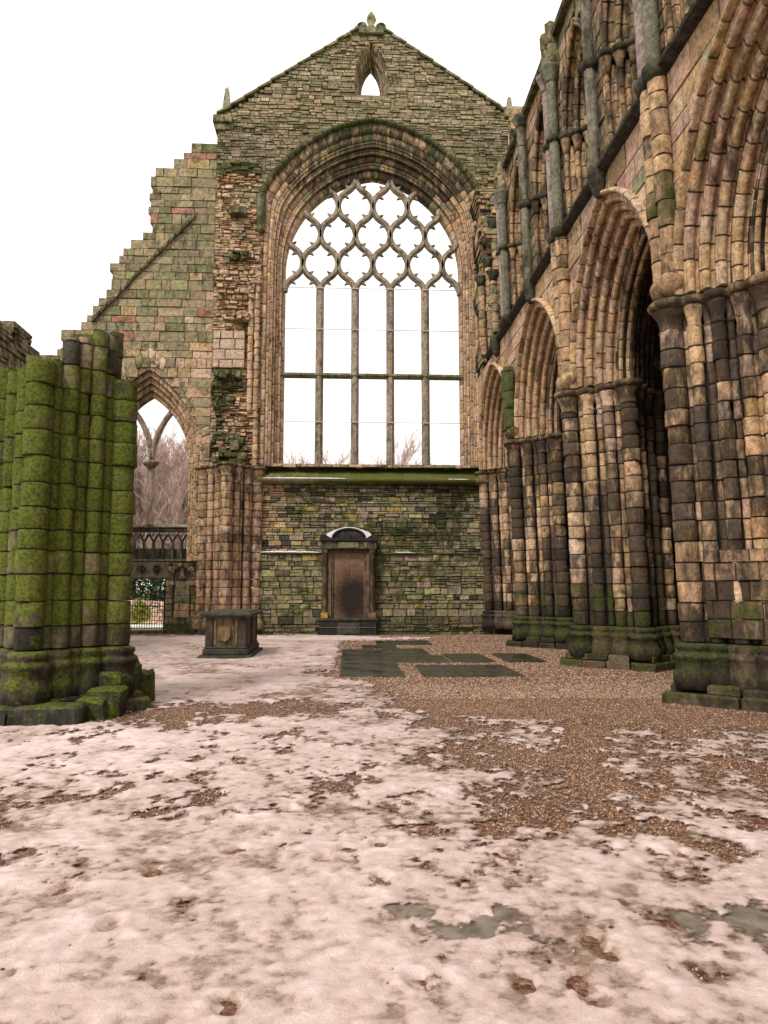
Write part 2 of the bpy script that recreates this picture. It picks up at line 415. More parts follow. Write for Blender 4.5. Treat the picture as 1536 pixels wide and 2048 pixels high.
def look_green(x, z, y=0):
    col = pick(GREY+OLIVE, .25); r = rnd.random()
    if r < .12: col = (.07, .065, .05)
    elif r < .2: col = (.26, .17, .12)
    mo = .86+.8*(vn(x*1.4, y*1.4, z*.9, 9)-.45)+rnd.uniform(-.22, .18)
    if z < .9: mo *= .3; col = tuple(c*.4 for c in col)
    elif z < 1.8: mo *= .72
    if z > 4.3: mo *= .7
    if x > -3.1 and z < 4.6: mo *= .9
    return col, mo, .25+.4*vn(x*2, z*1.5, y*2, 11), rnd.choice((0, 0, 0, -.01, .006))
def top_green(x, y):
    px = 693+1480*x/y
    T = 4.45 if px > 245 else 5.15 if px > 135 else 4.8 if px > 62 else 4.6
    return 1.6+(T-1.6)*y/10.3
gp, _, _ = pier('broken_pier', 'near left pier broken off short and covered in bright green algae', -3.93, 10.3, look_green, 'green', 0, z1=5.3, top=top_green, caps=False, group='clustered piers of the nave', half=.82, rc=.175, rr2=(.09, .108), shb=.05, poly=[1.0, 1.05, 1.05])
tb = MB()       # broken rubble top and stumps on the pier
for k in range(34):
    x, y = -3.93+rnd.uniform(-.6, .6), 10.3+rnd.uniform(-.6, .6)
    if abs(x+3.93)+abs(y-10.3) > .58: continue
    s = rnd.uniform(.1, .18); z = top_green(x, y)-.2
    tb.box(x-s, x+s, y-s, y+s, 4.1, z+rnd.uniform(-.1, .12), pick(GREY), .6, .3, .03, .02)
tb.build('broken_top', 'green', gp)
st = MB()       # loose plinth stones round it
st.box(-4.35, -3.15, 9.05, 9.45, -.05, .22, (.09, .09, .06), .3, .5, .03, .01)
for (x, y, s, h) in ((-3.06, 10.1, .16, .5), (-3.04, 10.45, .2, .6), (-2.97, 10.4, .15, .28), (-3.05, 9.8, .2, .34), (-2.96, 10.85, .2, .45), (-3.15, 9.62, .17, .25), (-2.84, 10.15, .08, .12)):
    st.box(x-s, x+s, y-s, y+s, -.05, h, (.08, .085, .05), .45, .5, .035, .03)
st.build('footing_stone', 'green', gp)

# ------------------------------------------------------------------ nave arcade wall (south)
aw = thing('arcade_wall', 'right hand nave wall of deep moulded arches with an open gallery above', 'wall', (5.5, 16, 0))
F0 = 5.1
sideX = lambda u, z, n: (F0-n, u, z)
ZS = 5.88
bays = [(5.3, PY[0]), (PY[0], PY[1]), (PY[1], PY[2]), (PY[2], WY)]
outer, inner = [], []
for a, b in bays:
    L = b-a; outer.append(Arch((a+b)/2, L/2-.28, ZS, 3.1)); inner.append(Arch((a+b)/2, L/2-.98, ZS, 2.35))
def look_arch(u, z):
    c = pick(PINK+TAN, .13); 
    if rnd.random() < .06: c = pick(BROWN)
    return tuple(q_*1.1 for q_ in c), 0.0, -.05+.55*vn(u*1.3, z*1.3, 0, 4), 0
for A, B in zip(outer, inner):
    m = MB(LEAN); n = 18
    pcs = []
    for i in range(5):
        to, ti = 1-i*.2, 1-(i+1)*.2
        pcs.append(order(to, ti-.01, i*.165, .075, .06, i*.165+.34))
    pcs.insert(0, [(1.0, .06), (1.0, -.10), (1.03, -.13), (1.09, -.12), (1.13, -.03), (1.11, .06)])
    sweep(m, B.path(n), A.path(n), pcs, sideX, look_arch, per=1.9)
    sweep(m, B.path(n), A.path(n), [[(t, 1.66-v) for t, v in reversed(p_)] for p_ in pcs[1:]], sideX, lambda u, z: (tuple(c*.55 for c in pick(BROWN)), 0, .5, 0), per=1.9)  # rear orders: aisle shade put into the tint and stain values
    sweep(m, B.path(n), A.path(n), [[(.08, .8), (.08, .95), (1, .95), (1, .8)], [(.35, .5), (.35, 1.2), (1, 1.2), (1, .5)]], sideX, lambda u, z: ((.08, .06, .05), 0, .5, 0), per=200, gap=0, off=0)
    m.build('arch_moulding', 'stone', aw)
m = MB(LEAN)
allout = lambda z: sum([A.hole(z) for A in outer], [])
allin = lambda z: sum([A.hole(z) for A in inner], [])
def look_sp(u, z):
    c = pick(PINK+PINK+TAN, .2); r = rnd.random()
    if r < .07: c = (.40, .22, .19)
    elif r < .18: c = pick(BROWN)
    g = vn(u*.9, z*.9, 0, 21)
    mo = .35*g+(.25 if z > 8.9 else 0)
    if r > .9: c = (.32, .31, .18)
    return c, mo, .1+.2*g, 0
wall(m, lambda z: subtract([(4.2, WY)], allout(z)), ZS, 9.36, sideX, (.27, .38), (.35, 1.0), look_sp, prot=.012, depth=.2, jit=.005, chf=.008, gap=.012)
m.build('spandrel_wall', 'stone', aw)
m = MB(LEAN); z = ZS
while z < 9.4:
    for iv, x0, x1 in ((allout, 5.2, 6.75),):
        for a, b in subtract([(4.2, WY)], iv(z+.05)):
            m.box(x0, x1, a+.002, b-.002, z, z+.15, pick(BROWN), 0, .6)
    z += .1502
m.build('wall_core', 'stone', aw)
def look_string(x, z, y=0): return (.10, .095, .065), .2+.35*rnd.random(), .45, 0
m = MB(LEAN)
I = [(y, 0) for y in np.arange(4.2, 23.6, .5)]
def strpath(k0, k1):
    prof = [(5.15, 9.34), (5.01, 9.38), (4.93, 9.44), (4.92, 9.49), (4.96, 9.53), (5.15, 9.60)]
    y = k0
    while y < k1:
        e = min(k1, y+rnd.uniform(.6, 1.0)); d = rnd.uniform(-.01, .01)
        m.loft([[(x+d+(.0 if 0 else 0), yy, z+rnd.uniform(-.01, .01)) for x, z in prof] for yy in (y+.004, (y+e)/2, e-.004)], (.08, .07, .05), .3, .5, False)
        y = e
strpath(4.2, 24.1)
for y in PY:      # string course breaks forward round the wall shafts
    for dy in (-.16, .16):
        lathe(m, 4.96, y+dy, [(.13, 9.32), (.17, 9.38), (.2, 9.44), (.2, 9.50), (.17, 9.55), (.12, 9.59)], look_string)
mids = [(PY[0]+PY[1])/2, (PY[1]+PY[2])/2, (5.3+PY[0])/2, 22.6]
for y in mids: 
    lathe(m, 4.99, y, [(.03, 8.92), (.09, 8.98), (.13, 9.08), (.12, 9.14), (.17, 9.2), (.15, 9.28), (.2, 9.36), (.185, 9.45), (.17, 9.54), (.12, 9.6)], look_string, noise_=.015)
m.build('string_course', 'stone', aw)
def look_ws(x, z, y=0):
    c = pick(TAN+BROWN, .15); mo = .7 if (vn(y, z*.7, 0, 8) > .68) else .1
    return c, mo, .2+.25*rnd.random(), rnd.choice((0, 0, -.012, .004))
for i, y in enumerate(PY):
    for dy in (-.155, .155):
        m = MB(LEAN)
        lathe(m, 4.98, y+dy, [(.06, 5.9), (.16, 6.0), (.19, 6.1), (.19, 6.16), (.14, 6.24)], look_ws)
        if i == 2: shaft(m, 4.9, y+dy, courses(6.2, 8.0, .4, .6), .15, lambda x, z, y=0: (pick(OLIVE), 1.0, .2, 0), n=14, rough=.012)
        else: shaft(m, 4.98, y+dy, courses(6.2, 9.34, .27, .45), .137, look_ws, n=14, rough=.012)
        m.build('wall_shaft', 'stone', aw)

# --- gallery above the string course
ZG, ZA, ZT = 9.6, 11.62, 14.0
look_gal = lambda u, z: (pick(BROWN+TAN, .2), .25+(.3 if z > 13 else 0)*rnd.random(), .25+.35*vn(u*1.7, z*.8, 0, 6), 0)
G = 5.12
galX = lambda u, z, n: (G-n, u, z)
half_bays = [(5.3, 7.9), (7.9, 10.5), (10.5, mids[0]), (mids[0], PY[1]), (PY[1], mids[1]), (mids[1], PY[2])]
go, gi = [], []
for a, b in half_bays:
    c = (a+b)/2; go.append(Arch(c, (b-a)/2-.2, ZA+.05, 2.0)); gi.append(Arch(c, (b-a)/2-.8, ZA+.05, 1.25))
for A, B in zip(go, gi):
    m = MB(LEAN); pcs = []
    for i in range(4):
        to, ti = 1-i*.25, 1-(i+1)*.25
        pcs.append(order(to, ti-.01, i*.21, .085, .05, i*.21+.4))
    sweep(m, B.path(10), A.path(10), pcs, galX, look_gal, per=1.5)
    sweep(m, B.path(10, ZG, 4), A.path(10, ZG, 4), [[(.1, .75), (.1, 1.0), (1, 1.0), (1, .75)]], galX, look_gal, per=200, gap=0, off=0)
    m.build('gallery_arch', 'stone', aw)
    m = MB(LEAN)
    for s in (-1, 1):
        In = [(B.u+s*B.a, z) for z in np.arange(ZG, ZA-.12, .3)]; Ou = [(A.u+s*A.a, z) for _, z in In]
        sweep(m, In, Ou, pcs, galX, look_gal, per=1.15)
        for i in range(4):       # shaft capitals and the abacus that steps back through the jamb
            t = 1-(i+1)*.25+.07; u = B.u+s*B.a+(A.u+s*A.a-B.u-s*B.a)*t
            lathe(m, G+i*.21+.05, u, [(.07, ZA-.42), (.075, ZA-.3), (.11, ZA-.16), (.13, ZA-.1), (.1, ZA-.08)], lambda x, z, y=0: look_gal(y, z))
            lathe(m, G+i*.21+.05, u, [(.1, ZA-.1), (.16, ZA-.08), (.175, ZA-.02), (.15, ZA+.03), (.09, ZA+.06)], look_string)
    m.build('gallery_jamb', 'stone', aw)
m = MB(LEAN)
gh = lambda z: sum([A.hole(z) for A in go], [])
wall(m, lambda z: subtract([(5.3, PY[2]+.15)], gh(z)), ZG, ZT, galX, (.25, .33), (.3, .7), lambda u, z: (pick(PINK+BROWN+GREY, .15), .25+.3*rnd.random(), .3, 0), prot=.01, depth=.2)
z = ZG
ghi = lambda z: sum([A.hole(z) for A in gi], [])
while z < ZT:
    for iv, x0, x1 in ((gh, 5.25, 5.7), (ghi, 5.7, 6.1)):
        for a, b in subtract([(5.3, PY[2]+.15)], iv(z+.05)): m.box(x0, x1, a, b, z, z+.148, pick(BROWN), .1, .6)
    z += .15
m.build('gallery_wall', 'stone', aw)
m = MB(LEAN)   # coping along the wallhead
y = 5.3
while y < PY[2]+.1:
    e = y+rnd.uniform(.7, 1.1)
    m.loft([[(x+rnd.uniform(-.008, .008), yy, z) for x, z in ((4.98, ZT), (4.95, ZT+.08), (5.0, ZT+.17), (6.2, ZT+.27), (6.2, ZT))] for yy in (y+.005, e-.005)], pick(OLIVE), .6, .5, False)
    y = e
m.build('coping', 'stone', aw)
def look_mono(x, z, y=0): return (rnd.choice([(.34, .27, .24), (.26, .25, .17), (.30, .25, .21)])), .2, .15, 0
for i, y in enumerate(PY):
    for j, dy in enumerate((-.155, .155)):
        m = MB(LEAN); cg = (.32, .25, .23) if j else (.19, .185, .13); lk = lambda x, z, y=0: (cg, .3 if not j else 0, .2, 0)
        shaft(m, 4.95, y+dy, [9.56, 11.55], .115, lk, n=18, rough=.002, off=0)
        lathe(m, 4.95, y+dy, [(.12, 11.54), (.17, 11.57), (.18, 11.62), (.16, 11.67), (.12, 11.7)], look_string)
        shaft(m, 4.95, y+dy, [11.7, 13.0], .115, lk, n=18, rough=.002, off=0)
        lathe(m, 4.95, y+dy, [(.12, 12.95), (.14, 13.02), (.15, 13.12), (.21, 13.28), (.24, 13.34), (.18, 13.38)], lk, noise_=.015)
        m.build('gallery_shaft', 'stone', aw)
    m = MB(LEAN)
    for dy in (-.22, 0, .22):
        shaft(m, 4.95+abs(dy)*.2, y+dy, [13.36, 13.85, 14.28+rnd.uniform(-.08, .12)], .13, lambda x, z, y=0: (pick(GREY), .6, .35, 0), n=10, rough=.02)
    m.box(5.0, 5.6, y-.35, y+.35, 13.3, 14.2, pick(GREY), .6, .4, .03, .02)
    m.build('broken_vault_springer', 'stone', aw)
for y in mids[:3]:
    m = MB(LEAN); P8 = [1, .9, 1, .9]
    lk = lambda x, z, y=0: ((.23, .21, .155), .25, .35, 0)
    shaft(m, 4.96, y, [9.57, 11.5], .11, lk, n=16, rough=.001, off=0, poly=[1.04, .90])
    lathe(m, 4.96, y, [(.11, 11.5), (.16, 11.55), (.18, 11.62), (.15, 11.67), (.11, 11.7)], look_string)
    shaft(m, 4.96, y, [11.7, 13.2, 13.78], .11, lk, n=16, rough=.001, off=0, poly=[1.04, .90])
    lathe(m, 4.96, y, [(.12, 13.75), (.14, 13.8), (.2, 13.95), (.23, 14.0), (.2, 14.06), (.1, 14.08)], lk)
    m.build('gallery_shaft', 'stone', aw)

# last ruined bay of the gallery, torn off next to the end wall
rb = MB(LEAN)
lookr = lambda u, z: (pick(TAN+GREY+BROWN, .2), .35+.4*vn(u*2, z*2, 0, 2), .2, .25*(vn(u*3, z*3, 0, 12)-.5))
def ruin_iv(z):
    e = 21.1 if z < 12.0 else 21.0
    t0 = 25.2+.5*math.sin(z*2.1)+.25*math.sin(z*5.3)
    if z > 14.5: t0 = 25.9+.2*math.sin(z*3)
    a = 21.05+max(0, .9-.28*(z-9.6))+.15*math.sin(z*4)
    return [(21.0, a), (t0, WY)]
wall(rb, ruin_iv, 9.6, 16.3, lambda u, z, n: (5.25-n, u, z), (.1, .24), (.15, .4), lookr, prot=.08, depth=.6, jit=.02, wob=.01)
# west face of that torn stub
def west(u, z, n): return (u, 25.25-n+.25*math.sin(z*2.1), z)
wall(rb, lambda z: [(5.15+.1*math.sin(z*3), 6.7)], 9.4, 16.0, west, (.11, .26), (.18, .45), lookr, prot=.09, depth=.7, jit=.02, wob=.01, core=1.2)
rb.build('torn_masonry', 'rubble', aw)
m = MB(LEAN)
for (x, y, z0, z1_) in ((5.05, 24.9, 9.7, 12.2), (5.3, 24.75, 9.7, 12.8), (5.0, 22.6, 9.7, 11.4), (5.55, 24.7, 11, 14.2), (5.2, 21.3, 9.7, 11.6), (5.85, 24.8, 9.6, 13.2)):
    shaft(m, x, y, courses(z0, z1_), .12, lambda a, b, c=0: (pick(TAN+GREY), .4, .25, 0), n=10)
    lathe(m, x, y, [(.12, z1_), (.14, z1_+.1), (.21, z1_+.26), (.22, z1_+.33), (.12, z1_+.36)], look_string, noise_=.02)
m.build('broken_gallery_shaft', 'stone', aw)
# back wall of the gallery passage and the vaulted aisle behind the arcade
m = MB(LEAN)
backX = lambda u, z, n: (7.0-n, u, z)
wall(m, lambda z: [(4.0, 24.5)], 9.4, 13.9, backX, (.26, .34), (.4, .9), lambda u, z: (pick(BROWN, .2), .1, .5, 0), prot=.01, depth=.4, core=.5)
m.box(5.8, 7.5, -12, PY[2]+.1, 14.0, 14.2, pick(BROWN), 0, .5)  # unseen passage roof, added so the gallery openings go dark
m.box(5.2, 6.75, -12, 2.6, 0, 14.0, pick(BROWN), 0, .4); m.box(6.75, 7.2, -12, 4.0, 9.4, 14.0, pick(BROWN), 0, .4)  # unseen solid stand-ins west of the arches, added to keep daylight out
m.build('passage_wall_and_blockers', 'stone', aw)

sa = thing('aisle_vault', 'dark stone vault and outer wall of the aisle seen through the right hand arches', 'vault', (9, 16, 0))
m = MB()
m.box(10.4, 11, -12, 2, 0, 9.5, pick(BROWN), 0, .5); m.box(6.75, 10.4, -12.5, -12, 0, 9.5, pick(BROWN), 0, .5)  # unseen west outer wall and end wall, added to close the aisle to daylight
wall(m, lambda z: subtract([(2.0, 28.2)], []), 0, 9.2, lambda u, z, n: (10.4-n, u, z), (.26, .34), (.4, .9), lambda u, z: (tuple(c*.6 for c in pick(BROWN+GREY, .2)), .15, .6, 0), prot=.015, depth=.4, core=.5)  # outer wall tint cut down to paint in the aisle's shade
wall(m, lambda z: [(6.6, 10.4)], 0, 9.2, lambda u, z, n: (u, 27.4-n, z), (.26, .34), (.4, .9), lambda u, z: (pick(BROWN, .2), .1, .5, 0), prot=.015, depth=.4, core=.5)
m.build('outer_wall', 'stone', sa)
m = MB()
for y0, y1 in ((-12, 28.2),):  # carried on unseen to the west to keep the aisle dark
    N = 14
    pts = [(6.3+4.1*k/N, 7.2+1.7*math.sin(math.pi*k/N)) for k in range(N+1)]
    prof = pts+[(10.9, 9.6), (10.9, 9.9), (6.3, 9.9)]
    m.loft([[(x, y, z) for x, z in prof] for y in (y0, 5, 10, 15, 20, y1)], (.12, .09, .07), 0, .6, False)  # vault tint darkened too, aisle shade held in the colour
for y in [3.5]+PY+[26.4]:
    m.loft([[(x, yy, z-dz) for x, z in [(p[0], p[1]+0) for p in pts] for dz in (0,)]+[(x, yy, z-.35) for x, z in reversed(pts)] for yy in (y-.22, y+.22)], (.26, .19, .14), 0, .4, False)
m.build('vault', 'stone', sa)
wm2 = thing('wall_memorial', 'stone framed memorial opening glimpsed in the dark aisle behind the near pier', 'memorial', (8.6, 17.6, 0))
m = MB()
def memo(x0, x1, z0, z1, y, d, col, so_=.3): m.box(x0, x1, y-d, y+.5, z0, z1, col, 0, so_, .012)
# stands against a cross wall in the aisle
Ym = 17.0
for x0, x1, z0, z1, d in ((7.0, 7.14, .9, 2.95, .0), (8.0, 8.14, .9, 2.95, .0), (6.95, 8.2, 2.95, 3.08, .06), (6.95, 8.2, 1.62, 1.72, .05), (7.14, 7.24, 1.75, 2.85, -.04), (7.9, 8.0, 1.75, 2.85, -.04), (7.14, 8.0, 2.82, 2.93, -.04), (6.98, 8.16, 0, 1.6, .02)):
    memo(x0, x1, z0, z1, Ym, d, (.33, .25, .19))
m.build('frame', 'stone', wm2)
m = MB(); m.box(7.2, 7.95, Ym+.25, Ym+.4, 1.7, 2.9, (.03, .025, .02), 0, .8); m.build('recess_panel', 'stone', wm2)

# ------------------------------------------------------------------ great end wall
gw = thing('gable_wall', 'tall gabled end wall with huge traceried window open to white sky', 'wall', (.95, WY, 0))
YF = 26.62; UC = .95; YT = 27.25
frontY = lambda u, z, n: (u, YF-n, z)
Aopen = Arch(UC, 3.34, 13.67, 3.83)
Ahood = Arch(UC, 4.62, 14.0, 5.35)
def hoodw(z):
    if z < 6.1: return 0
    return min(4.12, Ahood.hw(z)) if z < 16.3 else Ahood.hw(z)
Alan = Arch(.86, .62, 21.2, 1.5)
def gable_iv(z):
    a, b = -4.96, 6.75
    if z > 19.4:
        f = (z-19.4)/(23.35-19.4); a = -4.8+f*(.35+4.8); b = 6.7+f*(1.3-6.7)
    iv = [(a, b)]
    w = hoodw(z)
    if w > 0: iv = subtract(iv, [(UC-w, UC+w)])
    iv = subtract(iv, Alan.hole(z, 20.45))
    return iv
def look_gable(u, z):
    g = vn(u*.7, z*.9, 0, 31); r = rnd.random(); e = rnd.uniform(-.01, .015)
    if z > 16.0+1.5*math.sin(u*.8):
        c = pick(GREY+GREY+OLIVE+[(.42, .34, .24), (.38, .31, .21), (.36, .29, .20), (.40, .31, .23)], .17); mo = .0+.6*g
        if r < .1: c = (.42, .32, .23)
        if 17.2 < z < 19.3 and abs(u-UC) > 1.5: mo += .15; c = tuple(x*.85 for x in c)
        so_ = .12
    else:
        c = pick(TAN+PINK+GREY, .18); mo = .15+.4*g; so_ = .15
        e += .16*(vn(u*2.2, z*2.2, 0, 37)-.5)
    return c, mo, so_, e
m = MB()
def upper_iv(z): 
    iv = gable_iv(z); 
    if z < 6: return [(-3.15, 5.1)]
    return iv
wall(m, upper_iv, 6.0, 23.3, frontY, (.08, .18), (.15, .55), look_gable, prot=.028, depth=.28, jit=.014, wob=.014, gap=.012, chf=.012, core=1.0, corecol=(.17, .135, .09))
m.build('gable_masonry', 'rubble', gw)
# upper part of lower wall, then thicker foot below the set-off
def look_low(u, z):
    g = vn(u*.8+3, z*1.1, 0, 41); r = rnd.random()
    c = pick(OLIVE+OLIVE+[(.40, .36, .17), (.37, .34, .16), (.34, .29, .18)], .25); mo = .05+.75*g
    if z > 2.85 and u > 0: mo += .14*vn(u, z*2, 0, 44)
    if u < -2.2 and z > 2.9: c = pick(TAN+GREY); mo = .3*g
    if r < .06: c = (.40, .30, .10)
    elif r < .11: c = (.40, .29, .22)
    elif r < .17: c = (.07, .07, .05)
    if z < .5: c = tuple(x*.6 for x in c); mo += .1
    return c, mo, .12+.2*rnd.random()+(.25 if (u > 1 and z > 3.3 and g > .5) else 0), 0
m = MB()
wall(m, lambda z: [(-3.25, 5.2)], 2.86, 5.5, lambda u, z, n: (u, 26.72-n, z), (.08, .22), (.14, .6), look_low, prot=.03, depth=.25, jit=.014, wob=.016, gap=.013, chf=.013, core=.6, corecol=(.12, .10, .05))
wall(m, lambda z: [(-3.25, 5.3)], -.1, 2.84, lambda u, z, n: (u, 26.56-n, z), (.10, .28), (.18, .6), look_low, prot=.03, depth=.25, jit=.016, wob=.02, gap=.014, chf=.014, core=.6, corecol=(.12, .10, .05))
m.build('lower_wall', 'rubble', gw)
m = MB()
x = -3.25
while x < 5.25:
    e = x+rnd.uniform(.3, .8); m.box(x, e-.01, 26.50+rnd.uniform(-.02, .02), 26.8, 2.84, 2.885+rnd.uniform(0, .02), pick(OLIVE), .8, .5, .008); x = e
m.build('set_off_ledge', 'rubble', gw)
# sill: sloping, mossy, with a lip
m = MB()
x = -3.2
while x < 5.12:
    e = min(5.12, x+rnd.uniform(.6, 1.2)); c = pick(OLIVE+GREY)
    pr = [(26.35, 5.46), (26.33, 5.52), (26.40, 5.56), (26.62, 5.70), (27.05, 5.98), (27.05, 6.04), (27.45, 6.06), (27.45, 5.4), (26.5, 5.4)]
    mo = 1.1 if -1.2 < x < 4.0 else .4
    m.loft([[(xx, y+rnd.uniform(-.004, .004), z+rnd.uniform(-.006, .006)) for y, z in pr] for xx in (x+.003, e-.003)], c, mo, .2, False); x = e
m.build('window_sill', M['sill'], gw)
# window arch mouldings and jambs
def look_wa(u, z):
    c = pick(PINK+TAN, .12); r = rnd.random()
    if z > 16.2: c = pick(GREY+BROWN+TAN, .15)
    mo = .25*vn(u, z, 0, 5)+(.35 if z > 17.6 else 0)
    if r < .03: c = (.42, .26, .17)
    return c, mo, .1+.25*vn(u*1.5, z*1.5, 0, 6)+(.3 if z > 16.6 else 0), 0
n = 30
I = Aopen.path(n, 6.05, 24)
Oh = []
for i, (u, z) in enumerate(I):
    if i <= 24 or i >= len(I)-25:
        s = -1 if i <= 24 else 1; Oh.append((UC+s*4.12, z))
    else:
        k = i-24; q = k/n if k <= n else (2*n-k)/n; s = -1 if k <= n else 1
        zz = 13.67+(19.35-13.67)*math.sin(q*math.pi/2)**1.0
        # follow: vertical to the hood's foot, then along the hood
        if q < .34: zz = 13.67+(16.2-13.67)*q/.34; w = 4.1
        else:
            z_a = math.asin((16.2-14)/Ahood.R); th = z_a+(Ahood.th-z_a)*(q-.34)/.66
            zz = 14+Ahood.R*math.sin(th); w = Ahood.R*math.cos(th)-(Ahood.R-Ahood.a)
        Oh.append((UC+s*max(w, 0), zz))
pcs = [
    [(1.0, .5), (1.0, -.02), (.80, .0), (.79, .5)],
    [(.79, .5), (.79, .05), (.66, .06), (.64, .10), (.63, .5)],
    order(.63, .50, .09, .035, .045, .5),
    order(.50, .38, .18, .035, .05, .6),
    [(.38, .62), (.38, .32), (.27, .34), (.25, .62)],
    order(.25, .12, .38, .04, .05, .75),
    [(.12, .95), (.12, .50), (.02, .56), (-.01, .6), (-.01, .95)]]
m = MB()
sweep(m, I, Oh, pcs, frontY, look_wa, per=1.7, off=.006)
sweep(m, I, Oh, [[(.03, .66), (.03, .9), (1.05, .9), (1.05, .66)], [(.4, .3), (.4, .9), (1.03, .9), (1.03, .3)]], frontY, lambda u, z: ((.09, .07, .05), 0, .4, 0), per=500, gap=0, off=0)
m.build('window_arch', 'stone', gw)
m = MB()      # hood mould
hood = [(Oh[i], i) for i in range(len(Oh)) if Oh[i][1] > 15.6]
H = [h[0] for h in hood]
Ho = [(u+(u-UC)*.045, z+.16) for u, z in H]
sweep(m, H, Ho, [[(0, .1), (0, -.07), (.4, -.17), (.95, -.14), (1.1, -.02), (1.1, .1)]], frontY, lambda u, z: (pick(GREY), .7+.3*rnd.random(), .5, 0), per=1.3, off=.02)
for s in (-1, 1):
    lathe(m, UC+s*4.2, YF-.08, [(.03, 14.75), (.1, 14.82), (.16, 14.95), (.13, 15.02), (.17, 15.1), (.17, 16.25), (.1, 16.35)], lambda x, z, y=0: ((.2, .2, .12), .6, .4, 0), noise_=.02)
m.build('hood_mould', 'stone', gw)
# torn masonry strips either side of the window
def look_torn(u, z):
    g = vn(u*1.7, z*1.3, 0, 55); c = pick(PINK+TAN+TAN, .18); mo = .1
    ledge = vn(u*.6, z*.55, 0, 57)
    if ledge > .62: mo = .9; c = pick(OLIVE)
    return c, mo, .12, .34*(g-.35)+.10*math.sin(z*1.1)
m = MB()
def torn_iv(z):
    e = .12*math.sin(z*2.7); iv = [(-4.85+e, -3.2+.06*math.sin(z*4))]
    if z > 15.8: iv = [(-4.9, -3.5+.25*math.sin(z*3))]
    return iv
wall(m, torn_iv, 6.05, 17.6, frontY, (.07, .2), (.12, .42), look_torn, prot=.07, depth=.3, jit=.03, wob=.022, gap=.02)
wall(m, lambda z: [(5.1+.06*math.sin(z*3), 6.7)], 9.0, 17.2, frontY, (.08, .22), (.12, .42), look_torn, prot=.08, depth=.3, jit=.03, wob=.022, gap=.02)
# pale ashlar patch
wall(m, lambda z: [(-4.9, -3.75)], 9.6, 11.0, lambda u, z, n: (u, YF-.16-n, z), (.3, .4), (.4, .6), lambda u, z: ((.52, .38, .27), .05, .08, 0), prot=.01, depth=.3)
m.build('torn_masonry', 'rubble', gw)
m = MB()   # slim shafts remaining by the jambs
for s, x, z0, z1_ in ((-1, -3.32, 6.0, 13.3), (-1, -3.55, 8, 12.4), (1, 5.2, 6, 14.6), (1, 5.4, 6, 13.2), (1, 5.62, 6, 12.6)):
    shaft(m, x, YF-.12, courses(z0, z1_), .1, lambda a, b, c=0: (pick(TAN+PINK), .1, .2, 0), n=10, rough=.012)
m.build('jamb_shaft', 'stone', gw)
m = MB()   # broken capital clump and corbels
for k in range(26):
    x, z = -4.2+rnd.uniform(-.6, .6), 6.1+rnd.random()**2*1.0; s = rnd.uniform(.06, .16)
    m.box(x-s, x+s, YF-.5+(z-6)*.25+rnd.uniform(-.1, .1), YF, z-s, z+s*.6, pick(OLIVE), .9, .35, .02, .02)
for x, z, w in ((-3.95, 11.55, .3), (-4.35, 9.4, .5), (-3.9, 13.9, .38), (-4.1, 15.6, .35), (5.9, 16.2, .4), (5.5, 15.2, .3)):
    for k in range(9):
        q = rnd.uniform(-w, w); s = rnd.uniform(.07, .15)
        m.box(x+q-s, x+q+s, YF-.22-rnd.random()*.22, YF, z-rnd.random()*.22, z+.06, pick(OLIVE if z > 12 or z < 10 else TAN), .8 if z != 11.55 else .1, .35, .02, .02)
m.build('corbel', 'rubble', gw)
# left buttress with raking stepped silhouette
SIL = [(0, -10.6), (9.6, -10.6), (10.86, -10.25), (11.35, -9.47), (12.0, -9.1), (12.68, -8.8), (13.4, -8.65), (14.23, -8.23), (14.6, -7.7), (14.7, -7.42), (15.42, -7.35), (16.6, -7.28), (17.18, -7.23), (17.5, -6.7), (17.9, -6.1), (18.2, -5.9), (18.35, -5.1)]
def sil(z):
    for (z0, x0), (z1, x1) in zip(SIL, SIL[1:]):
        if z <= z1: return x0+(x1-x0)*(z-z0)/(z1-z0)
    return -4.96
AW = Arch(-7.22, 2.0, 6.2, 3.5)      # outer order of aisle window (front plane)
def but_iv(z):
    return subtract([(sil(z)+(rnd.uniform(-.16, .12) if z < 18 else 0), -4.96)], AW.hole(z, -1) if z > 6.1 else [(AW.u-2.0, AW.u+2.0)])
def look_but(u, z):
    r = rnd.random(); g = vn(u*.6, z*.6, 0, 61); t = (u+10)/5-(z-10)*.08
    if z > 12.8 or u < -7.3: c = pick(GREY+OLIVE, .15); mo = .3+.4*g
    else: c = pick(TAN+PINK+GREY, .1) if vn(u*1.1, z*1.1, 0, 63)+.15*rnd.random() < t-.15 else pick(GREY+OLIVE, .12); mo = .15+.5*g
    if r < .03: c = (.38, .19, .14)
    elif r < .05: c = (.44, .31, .16)
    return c, mo, .15+.15*rnd.random(), 0
m = MB()
wall(m, but_iv, 0, 18.35, lambda u, z, n: (u, YF+.05-n, z), (.25, .40), (.3, .95), look_but, prot=.02, depth=.25, jit=.01, chf=.01, gap=.01, core=.95, corecol=(.13, .10, .07), wob=.008)
# raking weather mould
for k in range(15):
    f = k/15; x = -9.3+f*3.6; z = 11.3+f*4.1
    m.loft([[(x+dx, yy, z+dz) for dx, dz in ((0, 0), (.27, .29), (.27, .42), (0, .13))] for yy in (YF-.06, YF+.2)], pick(GREY), .6, .5, False)
m.build('buttress_masonry', 'stone', gw)
